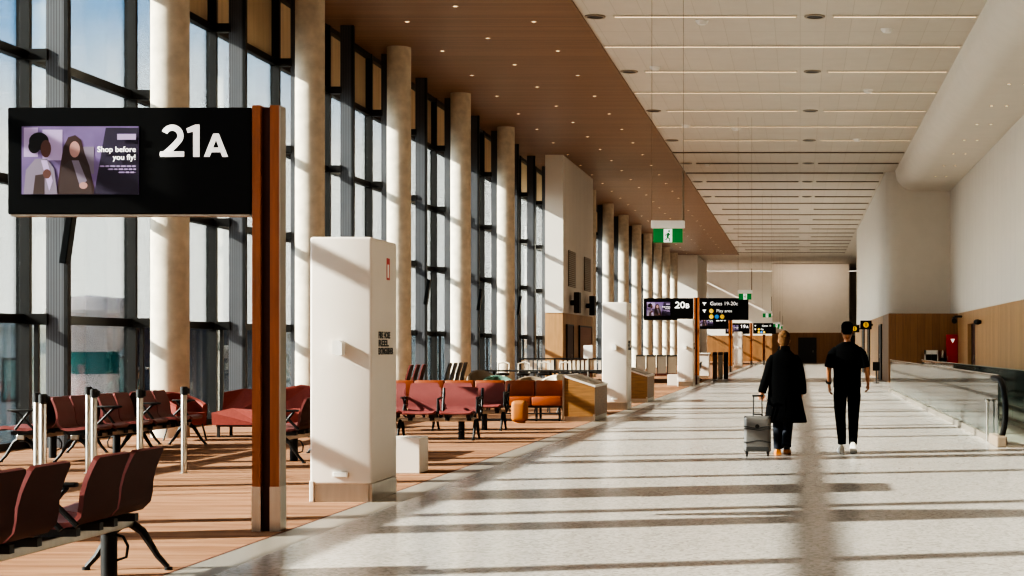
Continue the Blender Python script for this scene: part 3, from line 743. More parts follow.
# black railing with pale slats
t = thing('slatted_railing', 'black rail with a row of pale upright slats before the amenity block', 'railing', (-9.6, 60, 0))
MB().rbox(.0, 3.5, -.04, .04, 1.02, 1.07, .01).box(.0, 3.5, -.02, .02, .55, .6).build('top_rail', 'black_matte', t)
for i in range(24): MB().box(.04+.147*i, .13+.147*i, -.012, .012, .55, 1.0).build('slat', 'cream', t)
for x in (0.0, 1.17, 2.33, 3.46): MB().box(x, x+.05, -.05, .05, 0, 1.02).build('rail_post', 'black_matte', t)
# bar stools near the railing
def stool(loc, label, first=None):
    t = thing('bar_stool', label, 'stool', loc, 0, 'bar stools at the dark table')
    MB().lathe([(.0,.68),(.17,.68),(.19,.72),(.15,.75),(.0,.75)], n=16).build('seat', 'seat_black', t, True)
    MB().tube([(-.15,.14,.75),(-.15,.17,1.0),(0,.2,1.04),(.15,.17,1.0),(.15,.14,.75)], .02, 8).build('backrest', 'cream', t, True)
    for a in range(4):
        c, s_ = math.cos(a*math.pi/2+.78), math.sin(a*math.pi/2+.78); MB().tube([(.13*c,.13*s_,.7),(.21*c,.21*s_,0)], .012, 6).build('leg', 'black_matte', t)
    return t
s0 = stool((-8.05, 47.4, 0), 'leftmost bar stool at the long dark table')
for i, lb in enumerate(('second bar stool from the left at the long dark table', 'third bar stool from the left at the long dark table', 'rightmost bar stool at the long dark table')):
    dup(s0, (-7.5+.55*i, 47.4+.1*i, 0), 0, lb)
# small round information stand (white disc on a pole) beside the block
t = thing('notice_stand', 'slim stand with a white round ended panel left of the second white cabinet', 'sign', (-6.05, 50, 0))
MB().cyl(0,0,0,.03,.16,18).build('base', 'steel', t); MB().cyl(0,0,.03,1.15,.018,10).build('pole', 'steel', t)
MB().rbox(-.13,.13,-.015,.015,1.12,1.5,.014).build('panel', 'white_plastic', t)
# grey screen panels and kiosks beyond
for i in range(4):
    t = thing('queue_screen', 'pinkish grey glass queue screen beyond the second desk, %s from the left' % ORD[i], 'screen panel', (-8.25+.52*i, 88, 0), 0, 'grey queue screens')
    MB().box(.02, .48, -.02, .02, .12, 1.0).build('glass_panel', 'taupe' if i % 2 else 'steel_soft', t)
    MB().box(0, .03, -.03, .03, 0, 1.05).build('upright', 'char', t); MB().box(0, .5, -.03, .03, .98, 1.05).build('top_bar', 'char', t); MB().box(0,.5,-.1,.1,0,.12).build('foot', 'post_dark', t)
for i in range(3):
    t = thing('kiosk', 'slim dark grey kiosk by the carpet edge, %s from the left of three' % ORD[i], 'kiosk', (-3.86+.24*i, 79.5+.2*i, 0), 0, 'dark grey kiosks')
    MB().rbox(-.1, .1, -.15, .15, 0, 1.12, .02).build('pedestal', ('taupe', 'steel_soft', 'char')[i], t)
    MB().prism([(-.16,1.1),(.14,1.1),(.14,1.22),(-.16,1.16)], 0, -.105, .105).build('reader_head', 'black_matte', t)
t = thing('service_counter', 'white counter between the rust post and the dark kiosks', 'counter', (-4.6, 82, 0))
MB().rbox(-.2, .34, 0, .6, .08, 1.12, .02).build('body', 'cabinet', t); MB().rbox(-.25, .38, -.05, .65, 1.12, 1.17, .01).build('top', 'white_plastic', t); MB().box(-.15,.3,.05,.55,0,.08).build('plinth', 'steel', t)
bench((-4.55, 75.2, 0), 0, [.1, .68], [-.2, .95], [-.15, .9], 'far dark bench seen sideways beside the second rust post', 'seat_black', 'seat_black')

# ------------------------------------------------------------------ slim black screens on the fins
def fin_screen(y, label, X=GX+.72, z=3.0):
    y += -.12
    t = thing('slim_screen', label, 'screen', (X, y, z), 0, 'slim black screens fixed to the glazing')
    a = MB().rbox(-.05, .05, -.09, .09, -.36, .36, .01).build('display', 'black', t); a.rotation_euler = (0, math.radians(8), 0); a.location = (.0, .0, 0)
    MB().box(-.05, 0, .05, .08, -.06, .06).box(-.05, .02, .06, .13, -.05, .05).build('bracket', 'black_matte', t)
for y, lb in ((25.18, 'slim black screen edge on below the gate 21A sign'), (49.33, 'slim black screen edge on left of the fourth round column'),
              (57.38, 'slim black screen edge on left of the fifth round column'), (65.43, 'slim black screen edge on just left of the amenity block'),
              (109.71, 'slim black screen left of the gate 20B sign among the far columns'), (117.76, 'slim black far screen just below the left end of gate sign 20B'), (125.81, 'slim black far screen below the middle of gate sign 20B'), (133.86, 'slim black far screen below the right part of gate sign 20B')):
    fin_screen(y, lb)
# loudspeakers and vents on the amenity block
for y, lb in ((71.2, 'black loudspeaker on the amenity block, left one'), (76.4, 'black loudspeaker on the amenity block, right one')):
    t = thing('mounted_loudspeaker', lb, 'loudspeaker', (-9.325, y, 3.25), 0, 'loudspeakers on the amenity block')
    MB().rbox(.16, .38, -.3, .3, -.42, .42, .02).build('cabinet', 'black_matte', t); MB().box(0, .16, -.06, .06, -.1, .1).build('bracket', 'black_matte', t)
for y0, y1_, lb in ((70.4, 72.6, 'tall grey louvre panel on the amenity block, left one'), (75.6, 77.8, 'tall grey louvre panel on the amenity block, right one')):
    t = thing('louvre_vent', lb, 'vent', (-9.325, y0, 0)); L = y1_-y0
    MB().box(0, .02, 0, L, 3.9, 5.35).build('backing', 'taupe', t)
    s = MB()
    for i in range(18): s.box(.02, .035, 0, L, 3.92+.08*i, 3.96+.08*i)
    s.build('louvre_blades', 'steel_soft', t)

# ------------------------------------------------------------------ moving walkway on the right
BXL, BXR, YA, YB = 2.9, 3.98, 25.3, 56.8
t = thing('moving_walkway', 'moving walkway with glass balustrades along the right side', 'walkway', (0, 0, 0))
MB().box(BXL-.02, BXL+.1, YA, YB, 0, .1).box(BXR-.1, BXR+.02, YA, YB, 0, .1).build('skirt', 'steel_soft', t)
MB().box(BXL+.1, BXR-.1, YA+.2, YB, .0, .025).build('pallet_band', stripes_mat('pallet_bands', '#b5aea4', '#8a8379', 1, .2, .06, .4, .04), t)
MB().box(BXL+.08, BXR-.08, YA-.1, YA+.2, 0, .03).build('comb_plate', 'steel', t)
for xx in (BXL+.03, BXR-.03):
    y = YA+.55
    while y < YB-.5:
        MB().box(xx-.006, xx+.006, y+.01, min(YB, y+2.2)-.01, .1, 1.03).build('glass_panel', 'rail_glass', t); y += 2.2
    MB().box(xx-.012, xx+.012, YA+.55, YB, 1.028, 1.045).build('glass_capping', 'steel_soft', t)
    pts = [(xx, YA+1.2, .98), (xx, YA+.5, .98)]
    for k in range(1, 10):
        a = math.pi/2+math.pi*k/10; pts.append((xx+.04*math.sin(math.pi*k/10), YA+.5+.5*math.cos(a), .54+.44*math.sin(a)))
    pts += [(xx, YA+.45, .05), (xx, YA+.6, .0)]
    MB().tube(pts, .045, 10, 0).build('handrail_newel', 'black_matte', t, True)
    MB().rbox(xx-.09, xx+.06, YA-.05, YA+1.0, 0, .16, .02).build('newel_base', 'taupe', t)
    MB().cyl(xx-.06 if xx < 3.4 else xx+.06, YA+1.5, 0, .62, .018, 10).ell(xx-.06 if xx < 3.4 else xx+.06, YA+1.5, .63, .04, .04, .03, 12, 8).build('glass_clamp_post', 'steel', t, True)

# ------------------------------------------------------------------ right wall fittings
t = thing('fire_cabinet', 'red fire hose cabinet against the timber wall in the corner', 'fire cabinet', (6.2, 71.48, 0))
MB().rbox(-.24, .22, -.28, 0, .05, 1.96, .015).build('cabinet', 'red', t)
MB().add([(-.08,-.283,1.78),(.1,-.283,1.78),(.01,-.283,1.6)], [(0,1,2)]).build('white_triangle', 'white_text', t); MB().box(-.2,-.18,-.3,-.28,.9,1.1).build('handle', 'steel', t)
t = thing('recycling_bins', 'white framed black bins left of the red fire cabinet', 'bin', (5.35, 71.4, 0))
for x in (-.24, .0): MB().rbox(x, x+.22, -.35, -.02, .08, 1.15, .01).build('bin_front', 'black_matte', t)
MB().box(-.28,-.24,-.37,0,0,1.32).box(.22,.26,-.37,0,0,1.32).box(-.28,.26,-.37,0,1.15,1.32).box(-.28,.26,-.37,0,0,.08).build('frame', 'white_plastic', t)
t = thing('water_cooler', 'black drinking fountain with white spouts beside the red cabinet', 'fountain', (5.85, 71.45, 0))
MB().rbox(-.14, .1, -.3, 0, 0, 1.0, .02).build('body', 'black_matte', t); MB().lathe([(.05,1.0),(.05,1.25),(.02,1.32)], -.04, -.15, 12).build('bottle', 'white_plastic', t, True); MB().box(-.09,.05,-.32,-.3,.7,.8).build('tray', 'steel', t)
t = thing('wall_camera', 'black camera on an arm high on the right timber wall', 'camera', (XR-.06, 69.6, 2.6))
MB().box(-.3, 0, -.05, .05, .02, .1).build('arm', 'black_matte', t); MB().tube([(-.32, -.25, -.12), (-.28, .25, -.04)], .11, 10).build('camera_body', 'black_matte', t, True)
t = thing('wall_camera', 'small black wall fitting right of the dark doorway', 'camera', (XR-.06, 62.2, 2.34))
MB().box(-.05, 0, -.06, .06, -.06, .06).build('mount', 'black_matte', t); MB().ell(-.14, 0, 0, .13, .18, .1, 12, 8).build('camera_body', 'black_matte', t, True)
def blade_sign(y, label):
    t = thing('blade_sign', label, 'sign', (BX-.1, y, 2.55), 0, 'black and yellow blade signs on the block')
    MB().rbox(-.62, -.06, -.05, .05, -.22, .22, .01).build('cabinet', 'black', t); MB().box(-.06, 0, -.03, .03, -.05, .05).build('bracket', 'char', t)
    MB().cyl(0,0,0,.004,.14,18).build('yellow_symbol', 'yellow', t).location = (-.34, -.052, 0)
    t.children[-1].rotation_euler = FACE
    MB().box(-.36,-.32,-.062,-.058,-.09,.05).ell(-.34,-.06,.08,.03,.004,.03,10,6).build('pictogram', 'black_matte', t)
blade_sign(87, 'black blade sign with yellow disc on the right block, nearer one')
blade_sign(105, 'black blade sign with yellow disc on the right block, farther one')
t = thing('floor_stand', 'small dark stand at the foot of the walkway near the far doors', 'stand', (3.05, 70.0, 0))
MB().cyl(0,0,0,.03,.12,14).build('base', 'char', t); MB().cyl(0,0,.03,.75,.025,8).build('pole', 'char', t); MB().rbox(-.14,.14,-.03,.03,.5,.85,.01).build('panel', 'black_matte', t)

# ------------------------------------------------------------------ outside
def out_struct(o): return struct(o)
out_struct(MB().box(-400, GX-.4, -100, 700, -5.3, -5).build('apron_ground', 'apron'))
t = thing('terminal_wing', 'long pale terminal wing with teal windows across the apron', 'building', (-47, 0, -5))
MB().box(-12, 0, 55, 330, 0, 7.6).build('wall', 'wing', t)
MB().box(-12.5, .5, 54.5, 330.5, 7.6, 8.0).build('roof', 'wing', t)
y = 58
while y < 250:
    f = MB().box(0, .05, y, y+5.2, 3.2, 5.8).build('window', 'trans', t); MB().box(.05, .08, y+.15, y+2.5, 3.35, 5.65).box(.05, .08, y+2.7, y+5.05, 3.35, 5.65).build('pane', 'teal', f); y += 7.5
t = thing('boarding_bridge', 'pale pink boarding bridge rotunda with dark tunnel outside the glass', 'boarding bridge', (-22.5, 55.5, -5))
MB().lathe([(.85,0),(.85,5.4),(.9,5.6)], n=28).build('rotunda', 'pinkish', t, True)
MB().lathe([(.9,6.3),(1.3,7.0),(1.35,7.6),(1.0,8.0),(.0,8.1)], n=28).build('rotunda_cap', 'pinkish', t, True)
MB().lathe([(.86,5.6),(.88,6.3)], n=28).build('window_band', 'teal', t, True)
MB().box(.9, 1.9, .5, 14, 1.5, 7.2).build('tunnel', 'navy_metal', t)

# ------------------------------------------------------------------ people
def skin_mesh(verts, edges, root, levels=1):
    """verts: list of (pos, radius); returns an evaluated skinned mesh"""
    me = bpy.data.meshes.new('tmp'); me.from_pydata([v[0] for v in verts], edges, [])
    o = bpy.data.objects.new('tmp', me); C.objects.link(o)
    md = o.modifiers.new('s', 'SKIN'); md.use_smooth_shade = True
    for i, v in enumerate(verts):
        r = v[1] if isinstance(v[1], tuple) else (v[1], v[1])
        me.skin_vertices[0].data[i].radius = r; me.skin_vertices[0].data[i].use_root = (i == root)
    sb = o.modifiers.new('u', 'SUBSURF'); sb.levels = levels
    bpy.context.view_layer.update()
    r = bpy.data.meshes.new_from_object(o.evaluated_get(bpy.context.evaluated_depsgraph_get()))
    bpy.data.objects.remove(o); return r
def add_mesh(mb, me, m=0):
    mb.add([v.co[:] for v in me.vertices], [tuple(p.vertices) for p in me.polygons], m)
def ring(c, rx, ry, n=20, sq=2.0, tilt=None):
    out = []
    for i in range(n):
        a = 2*math.pi*i/n; ca, sa = math.cos(a), math.sin(a)
        x = rx*math.copysign(abs(ca)**(2/sq), ca); y = ry*math.copysign(abs(sa)**(2/sq), sa)
        out.append(Vector(c)+Vector((x, y, 0)))
    return out
def pring(p, d, r1, r2, side, n=14):
    """ring round p perpendicular to d, r1 along 'side'"""
    d = Vector(d).normalized(); u = (Vector(side)-d*Vector(side).dot(d)).normalized(); w = d.cross(u)
    return [Vector(p)+u*r1*math.cos(2*math.pi*i/n)+w*r2*math.sin(2*math.pi*i/n) for i in range(n)]
def limb(mb, pts, rs, n=14, m=0, side=(1,0,0)):
    rings = []
    for i, p in enumerate(pts):
        a = Vector(pts[max(0,i-1)]); c = Vector(pts[min(len(pts)-1,i+1)])
        r = rs[i]; r = r if isinstance(r, tuple) else (r, r)
        rings.append(pring(p, c-a, r[0], r[1], side, n))
    mb.loft(rings, m)
def hand(mb, wrist, d, palm_n, thumb, scale=1.0, curl=.45):
    """fingers of unequal length curling towards palm_n; thumb = direction of the thumb side"""
    w = Vector(wrist); d = Vector(d).normalized(); pn = Vector(palm_n); pn = (pn-d*pn.dot(d)).normalized()
    th = Vector(thumb); th = (th-d*th.dot(d)-pn*th.dot(pn)).normalized()
    S = scale
    limb(mb, [w-d*.02*S, w+d*.02*S, w+d*.05*S, w+d*.085*S, w+d*.095*S], [(.026*S,.02*S),(.036*S,.02*S),(.043*S,.018*S),(.042*S,.016*S),(.036*S,.012*S)], 12, 0, th)
    for off, ln, rr in ((.031,.072,.0092),(.0105,.082,.0095),(-.0105,.076,.0092),(-.031,.06,.008)):
        p = w+d*.078*S+th*off*S; pts = [p]; dd = d.copy()
        for i, f in enumerate((.44,.32,.24)):
            a = curl*(.55+.5*i); dd = (dd*math.cos(a)+pn*math.sin(a)).normalized(); pts.append(pts[-1]+dd*ln*f*S)
        mb.tube(pts, rr*S, 8, 0, [rr*S*1.05, rr*S, rr*S*.92, rr*S*.7])
    p = w+d*.025*S+th*.03*S; d1 = (d*.75+th*.6+pn*.25).normalized(); p2 = p+d1*.045*S; d2 = (d*.9+th*.15+pn*.4).normalized(); p3 = p2+d2*.03*S; p4 = p3+d2*.022*S
    mb.tube([p, p2, p3, p4], .01*S, 8, 0, [.015*S,.0125*S,.011*S,.008*S])
def head(mb, c, s=1.0):
    """head facing +y with nose, brow, chin, ears; materials 0 skin, 1 lips, 2 eye"""
    cx, cy, cz = c
    prof = [(-.118,.035,.040,.045),(-.105,.050,.056,.035),(-.08,.060,.072,.022),(-.05,.067,.084,.010),(-.02,.071,.090,.002),(.01,.074,.094,0),(.04,.076,.097,-.003),(.07,.074,.095,-.006),(.095,.064,.083,-.008),(.113,.045,.06,-.008),(.122,.018,.025,-.008)]
    mb.loft([ring((cx, cy+o*s, cz+z*s), rx*s, ry*s, 20) for z, rx, ry, o in prof])
    yf = cy+.088*s
    mb.loft([[(cx-.006*s, yf, cz+.02*s),(cx+.006*s, yf, cz+.02*s),(cx+.006*s, yf-.02*s, cz+.02*s),(cx-.006*s, yf-.02*s, cz+.02*s)],
             [(cx-.014*s, yf+.024*s, cz-.026*s),(cx+.014*s, yf+.024*s, cz-.026*s),(cx+.018*s, yf-.02*s, cz-.03*s),(cx-.018*s, yf-.02*s, cz-.03*s)],
             [(cx-.012*s, yf+.008*s, cz-.036*s),(cx+.012*s, yf+.008*s, cz-.036*s),(cx+.012*s, yf-.02*s, cz-.038*s),(cx-.012*s, yf-.02*s, cz-.038*s)]])
    mb.ell(cx, yf-.004*s, cz-.062*s, .022*s, .010*s, .007*s, 12, 6, 1)
    for q in (-1, 1):
        mb.ell(cx+.030*q*s, yf-.012*s, cz+.004*s, .012*s, .010*s, .007*s, 10, 6, 2)
        mb.ell(cx+.031*q*s, yf-.006*s, cz+.026*s, .02*s, .008*s, .005*s, 10, 6, 2)
        mb.ell(cx+.077*q*s, cy-.005*s, cz-.008*s, .011*s, .022*s, .032*s, 10, 8, 0)
def shoe(mb, heel, toe_dir, L=.27, pitch=0.0, m=0, ms=1):
    """simple laced shoe, heel point on sole; pitch lifts the heel"""
    h = Vector(heel); f = Vector(toe_dir).normalized(); s = Vector((0,0,1)).cross(f)
    up = Vector((0,0,1)); ff = f*math.cos(pitch)-up*math.sin(pitch); uu = up*math.cos(pitch)+f*math.sin(pitch)
    def R(t, w, zt, z0):
        return [h+ff*t*L+s*x*w+uu*z for x, z in ((-1,z0),(-.95,z0+(zt-z0)*.55),(-.5,zt),(.5,zt),(.95,z0+(zt-z0)*.55),(1,z0))]
    mb.loft([R(0,.030,.085,.025),R(.06,.038,.10,.025),R(.3,.040,.10,.025),R(.5,.044,.075,.025),R(.75,.047,.055,.025),R(.93,.036,.045,.025),R(1,.018,.036,.025)], m)
    def Q(t, w): return [h+ff*t*L+s*x*w+uu*z for x, z in ((-1,0),(-1,.03),(1,.03),(1,0))]
    mb.loft([Q(-.02,.033),Q(.06,.042),Q(.3,.044),Q(.5,.047),Q(.75,.05),Q(.93,.04),Q(1.02,.02)], ms)

# ---- man: black T-shirt, black tapered trousers, white trainers, walking away
P = thing('person', 'person in black T-shirt, black trousers and white trainers, walking away on the right', 'person', (.645, 23.9, 0))
sh = 1.47
L_sh, R_sh = (-.155,0,1.375), (.155,0,1.375)
L_el, R_el = (-.255,-.02,1.17), (.265,-.03,1.19)
L_wr, R_wr = (-.245,.09,.93), (.285,.06,.965)
body = MB()
V = [((0,0,.98),(.13,.10)),((0,0,1.12),(.125,.09)),((0,.0,1.28),(.14,.10)),((0,-.005,1.38),(.09,.07)),((0,.005,1.48),(.05,.05)),((0,.015,1.58),(.055,.058)),
     (L_sh,.048),(L_el,.040),(L_wr,.027),(R_sh,.048),(R_el,.040),(R_wr,.027),
     ((-.095,0,.92),(.085,.09)),((-.092,.14,.52),.058),((-.08,.17,.36),.052),((-.066,.20,.10),.036),
     ((.095,0,.92),(.085,.09)),((.085,.02,.50),.058),((.08,-.10,.34),.052),((.07,-.27,.15),.036)]
E = [(0,1),(1,2),(2,3),(3,4),(4,5),(3,6),(6,7),(7,8),(3,9),(9,10),(10,11),(0,12),(12,13),(13,14),(14,15),(0,16),(16,17),(17,18),(18,19)]
add_mesh(body, skin_mesh(V, E, 0, 2))
head(body, (0,.03,1.665), .98)
hand(body, L_wr, Vector(L_wr)-Vector(L_el)+Vector((0,0,-.1)), (.9,.1,0), (0,1,0), 1.0, .5)
hand(body, R_wr, Vector(R_wr)-Vector(R_el)+Vector((0,0,-.1)), (-.9,.1,0), (0,1,0), 1.0, .6)
body.build('body', ['skin_m','lips','eye'], P, True)
hm = MB()   # short cropped hair with faded sides
hm.loft([ring((0,.03+o,1.665+z), rx, ry, 20) for z, rx, ry, o in ((-.045,.050,.050,-.052),(-.015,.070,.072,-.034),(.02,.080,.090,-.022),(.05,.082,.098,-.012),(.08,.081,.100,-.004),(.105,.073,.091,-.002),(.128,.05,.064,-.004),(.136,.02,.03,-.006))])
hm.build('hair', 'hair_m', P, True)
ts = MB()
ts.loft([ring((0,y,z), rx, ry, 24, 2.3) for z, rx, ry, y in ((.90,.186,.135,0),(.91,.19,.138,0),(1.0,.188,.134,0),(1.12,.188,.130,0),(1.25,.195,.13,0),(1.34,.202,.128,0),(1.40,.200,.118,-.002),(1.44,.182,.102,-.004),(1.475,.14,.088,-.004),(1.505,.09,.072,0),(1.52,.068,.064,.004))])
for s_, el in ((-1, L_el), (1, R_el)):
    limb(ts, [(.09*s_,0,1.395),(.15*s_,0,1.382),(.19*s_,-.006,1.345),(.218*s_,-.012,1.28),(.238*s_,-.018,1.21),(.246*s_,-.02,1.175),(.247*s_,-.02,1.17)], [.07,(.078,.085),(.078,.086),(.071,.082),(.067,.08),(.066,.08),(.05,.06)], 16)
ts.build('t_shirt', 'cloth_black', P, True)
tr = MB()
tr.loft([ring((0,0,z), rx, ry, 24, 2.3) for z, rx, ry in ((.99,.165,.12),(.93,.178,.128),(.86,.182,.13),(.80,.17,.118))])
limb(tr, [(-.09,.0,.90),(-.095,.03,.78),(-.096,.10,.62),(-.09,.15,.50),(-.08,.175,.36),(-.07,.19,.22),(-.066,.20,.115),(-.066,.2,.11)], [(.085,.115),(.094,.105),(.082,.09),(.074,.08),(.068,.075),(.06,.064),(.055,.058),(.045,.045)], 16)
limb(tr, [(.09,.0,.90),(.092,.01,.78),(.09,.02,.62),(.086,.02,.50),(.08,-.07,.36),(.075,-.19,.22),(.071,-.265,.155),(.071,-.268,.15)], [(.085,.115),(.094,.105),(.082,.09),(.074,.08),(.068,.075),(.06,.064),(.055,.058),(.045,.045)], 16)
tr.build('trousers', 'cloth_black', P, True)
so = MB(); shoe(so, (-.068,.16,0), (-.08,1,0), .29); so.build('shoe', ['shoe_white','white_plastic'], P, True)
so = MB(); shoe(so, (.068,-.33,.085), (.06,1,0), .29, .32); so.build('shoe', ['shoe_white','white_plastic'], P, True)
lw = Vector(L_wr); dl_ = (lw-Vector(L_el)).normalized()
wt = MB(); limb(wt, [lw-dl_*.055, lw-dl_*.025], [(.034,.034),(.033,.033)], 14); wt.rbox(lw.x-.045, lw.x-.025, lw.y-.045, lw.y-.01, lw.z+.02, lw.z+.06, .005); wt.build('wrist_watch', 'black_matte', P, True)

# ---- woman: long black coat, bun, pulling the case with her left hand
P = thing('person', 'person with pinned up hair in a long black coat, pulling a silver suitcase', 'person', (-.215, 23.6, 0)); P.scale = (1, 1, .975)
L_sh, R_sh = (-.135,0,1.305), (.135,0,1.305)
L_el, R_el = (-.235,-.03,1.09), (.225,-.04,1.10)
L_wr, R_wr = (-.30,-.10,.855), (.235,.06,.88)
body = MB()
V = [((0,0,.94),(.13,.10)),((0,0,1.07),(.105,.08)),((0,.0,1.22),(.12,.09)),((0,-.005,1.31),(.08,.06)),((0,.005,1.41),(.042,.042)),((0,.015,1.50),(.047,.05)),
     (L_sh,.04),(L_el,.034),(L_wr,.023),(R_sh,.04),(R_el,.034),(R_wr,.023),
     ((-.09,0,.88),(.08,.085)),((-.085,.03,.47),.052),((-.08,.02,.33),.046),((-.075,-.02,.09),.032),
     ((.085,0,.88),(.08,.085)),((.06,.03,.47),.052),((.045,-.04,.33),.046),((.03,-.14,.10),.032)]
add_mesh(body, skin_mesh(V, E, 0, 2))
head(body, (0,.03,1.58), .95)
grip = Vector((-.325,-.175,.79))
hand(body, L_wr, (-.10,-.25,-1.0), (.3,-.95,.0), (1,.2,0), .95, 1.05)
hand(body, R_wr, (.0,.1,-1), (-.9,.1,0), (0,1,0), .95, .6)
body.build('body', ['skin','lips','eye'], P, True)
hw = MB()
hw.loft([ring((0,.03+o,1.58+z), rx, ry, 20) for z, rx, ry, o in ((-.085,.040,.035,-.05),(-.06,.062,.058,-.04),(-.02,.076,.080,-.026),(.02,.081,.092,-.016),(.05,.082,.097,-.010),(.08,.079,.094,-.004),(.105,.066,.08,-.004),(.122,.04,.05,-.006),(.128,.015,.02,-.006))])
hw.ell(.0,-.055,1.665,.060,.055,.055,16,10); hw.ell(.02,-.075,1.65,.04,.035,.045,12,8); hw.tube([(-.04,-.05,1.50),(-.05,-.052,1.46),(-.045,-.05,1.43)], .008, 6)
hw.build('hair', 'hair', P, True)
ct = MB()
ct.loft([ring((x,y,z), rx, ry, 28, 2.3) for z, rx, ry, x, y in ((.445,.285,.20,.02,-.01),(.46,.288,.205,.02,-.01),(.60,.262,.185,.014,-.005),(.78,.232,.165,.008,0),(.95,.212,.15,.004,0),(1.08,.20,.135,0,0),(1.22,.196,.13,0,0),(1.31,.192,.118,0,-.004),(1.365,.168,.10,0,-.004),(1.41,.115,.082,0,0),(1.455,.075,.068,0,.004),(1.475,.07,.064,0,.006))])
limb(ct, [(-.09,0,1.325),(-.14,0,1.318),(-.172,-.008,1.27),(-.205,-.022,1.16),(-.232,-.032,1.07),(-.272,-.068,.95),(-.296,-.095,.865),(-.296,-.095,.86)], [.065,(.075,.08),(.073,.08),(.066,.072),(.063,.066),(.058,.06),(.056,.058),(.04,.04)], 16)
limb(ct, [(.09,0,1.325),(.14,0,1.318),(.172,-.008,1.27),(.204,-.022,1.16),(.222,-.032,1.07),(.24,.0,.96),(.245,.045,.855),(.245,.045,.85)], [.065,(.075,.08),(.073,.08),(.068,.072),(.066,.068),(.062,.064),(.06,.062),(.04,.04)], 16)
# collar and back vent
ct.loft([ring((0,.004,z), rx, ry, 20) for z, rx, ry in ((1.43,.088,.08),(1.49,.078,.074),(1.50,.072,.068),(1.44,.075,.068))])
ct.tube([(.02,-.205,.46),(.015,-.185,.62),(.01,-.168,.78)], .006, 6)
ct.build('coat', 'coat', P, True)
tr = MB()
limb(tr, [(-.085,.02,.75),(-.086,.03,.6),(-.085,.03,.47),(-.082,.02,.33),(-.078,-.005,.18),(-.076,-.01,.085),(-.076,-.01,.08)], [(.085,.09),(.075,.08),(.07,.075),(.068,.072),(.066,.07),(.066,.07),(.05,.05)], 16)
limb(tr, [(.075,.02,.75),(.068,.03,.6),(.06,.03,.47),(.045,-.03,.33),(.035,-.09,.2),(.03,-.135,.125),(.03,-.137,.12)], [(.085,.09),(.075,.08),(.07,.075),(.068,.072),(.066,.07),(.066,.07),(.05,.05)], 16)
tr.build('trousers', 'navy', P, True)
so = MB(); shoe(so, (-.075,-.06,0), (-.08,1,0), .25); so.build('shoe', ['tan','tan'], P, True)
so = MB(); shoe(so, (.03,-.18,.05), (.1,1,0), .25, .2); so.build('shoe', ['black_matte','tan'], P, True)

# ---- suitcase
S = thing('suitcase', 'silver grey hard shell suitcase with raised handle standing behind the person in the coat', 'suitcase', (-.565, 23.28, 0))
b = MB().rbox(-.175, .175, -.115, .115, .06, .53, .045, 0, 4); b.build('shell', 'suit', S, True)
g = MB()
for z in (.20, .36, .385): 
    for k in range(1): g.tube([(-.178+.0356*i, -.117-.003*math.sin(i), z+.012*math.sin(i*.7+z*20)) for i in range(11)], .008, 6)
g.build('shell_rib', 'suit_dark', S, True)
MB().rbox(-.178, .178, -.012, .012, .058, .533, .006).build('zip_band', 'suit_dark', S)
d = MB().cyl(0,0,0,.008,.028,16).build('badge', 'black_matte', S); d.location = (0,-.113,.40); d.rotation_euler = FACE
MB().rbox(-.15, .15, -.125, -.105, .075, .13, .008).build('lower_guard', 'suit_dark', S)
for sx in (-.14, .14):
    for sy in (-.08, .08): MB().box(sx-.018, sx+.018, sy-.012, sy+.012, .03, .07).build('wheel_fork', 'black_matte', S); o = MB().cyl(0,0,-.012,.012,.028,14).build('wheel', 'black_matte', S, True); o.location = (sx, sy, .028); o.rotation_euler = (0, math.pi/2, 0)
b = MB(); b.tube([(-.06,.09,.5),(-.055,.09,.79)], .008, 8); b.tube([(.06,.09,.5),(.055,.09,.79)], .008, 8); b.rbox(-.075,.075,.075,.105,.785,.812,.01); b.build('pull_handle', 'black_matte', S, True)
MB().tube([(-.06,0,.53),(-.05,0,.555),(.05,0,.555),(.06,0,.53)], .009, 8).build('carry_handle', 'black_matte', S, True)

# ------------------------------------------------------------------ light
w = bpy.data.worlds.new('sky'); bpy.context.scene.world = w; w.use_nodes = True
N, L = w.node_tree.nodes, w.node_tree.links
bg = N['Background']; tc = N.new('ShaderNodeTexCoord'); sp = N.new('ShaderNodeSeparateXYZ'); L.new(tc.outputs['Generated'], sp.inputs[0])
rp = N.new('ShaderNodeValToRGB'); L.new(sp.outputs[2], rp.inputs[0]); cr = rp.color_ramp
cr.elements[0].position = 0; cr.elements[0].color = (1.0,.95,.89,1); cr.elements[1].position = 1; cr.elements[1].color = (.14,.2,.3,1)
e = cr.elements.new(.105); e.color = (1.0,.96,.9,1); e = cr.elements.new(.165); e.color = (.26,.48,.78,1); e = cr.elements.new(.3); e.color = (.2,.3,.42,1)
nz = N.new('ShaderNodeTexNoise'); nz.inputs['Scale'].default_value = 5; nz.inputs['Detail'].default_value = 6; L.new(tc.outputs['Generated'], nz.inputs['Vector'])
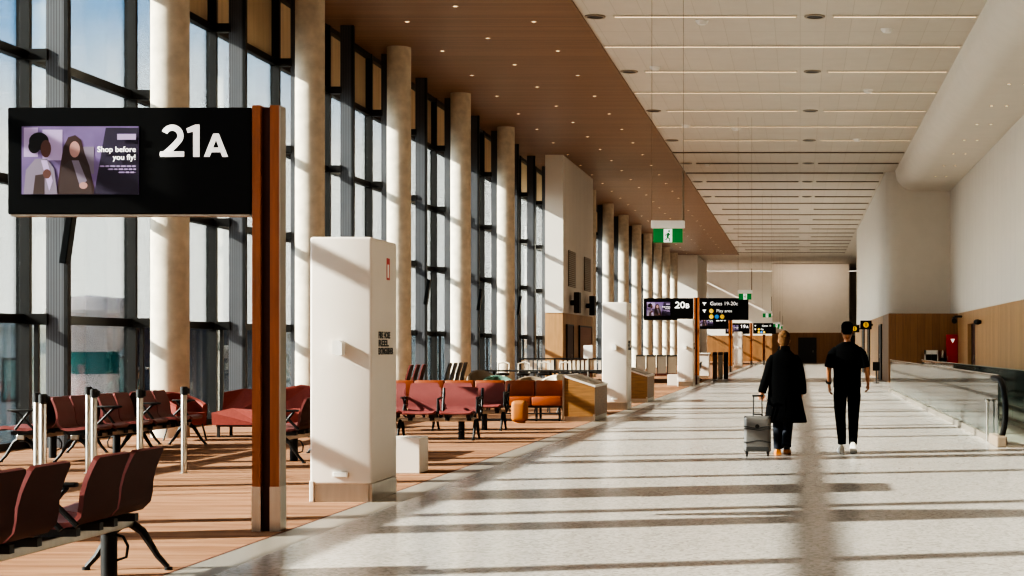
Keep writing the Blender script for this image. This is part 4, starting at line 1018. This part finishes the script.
r2 = N.new('ShaderNodeValToRGB'); r2.color_ramp.elements[0].position = .46; r2.color_ramp.elements[1].position = .68; L.new(nz.outputs['Fac'], r2.inputs[0])
mx = N.new('ShaderNodeMix'); mx.data_type = 'RGBA'; L.new(r2.outputs[0], mx.inputs[0]); L.new(rp.outputs[0], mx.inputs[6]); mx.inputs[7].default_value = (.95,.92,.88,1)
L.new(mx.outputs[2], bg.inputs[0]); bg.inputs[1].default_value = 8.5
sl = bpy.data.lights.new('sun', 'SUN'); sl.energy = 23; sl.angle = math.radians(.5); sl.color = (1.0,.94,.86)
so_ = bpy.data.objects.new('sun', sl); C.objects.link(so_)
so_.rotation_euler = Vector((1, .26, -.5)).to_track_quat('-Z', 'Y').to_euler()
# unseen soft fill lamps added below the white ceiling
for i, y in enumerate((6, 26, 46, 66, 86, 106, 126, 146)):
    a = bpy.data.lights.new('hall_fill', 'AREA'); a.shape = 'RECTANGLE'; a.size = 7; a.size_y = 14; a.energy = 30; a.color = (1,.93,.85)
    o = bpy.data.objects.new('hall_fill', a); C.objects.link(o); o.location = (-.3, y, CEIL-.1)

a = bpy.data.lights.new('wall_wash', 'AREA'); a.shape = 'RECTANGLE'; a.size = 6.4; a.size_y = .3; a.energy = 200; a.color = (1,.84,.68)
o = bpy.data.objects.new('wall_wash', a); C.objects.link(o); o.location = (.75, 156.5, CEIL-.1); o.rotation_euler = (math.radians(35), 0, 0)
# ------------------------------------------------------------------ camera
cam = bpy.data.cameras.new('camera'); co = bpy.data.objects.new('camera', cam); C.objects.link(co)
cam.sensor_width = 36; cam.lens = 36*F/1024; cam.shift_x = (512-CX)/1024; cam.shift_y = (CY-288)/1024
cam.clip_start = .1; cam.clip_end = 2000
co.location = (0,0,EYE); co.rotation_euler = (math.pi/2,0,0)
sc = bpy.context.scene; sc.camera = co
sc.view_settings.view_transform = 'AgX'; sc.view_settings.look = 'AgX - Very High Contrast'; sc.view_settings.exposure = -0.52
sc.cycles.use_denoising = True; sc.cycles.max_bounces = 10; sc.cycles.diffuse_bounces = 6; sc.cycles.transparent_max_bounces = 24; sc.cycles.sample_clamp_indirect = 6
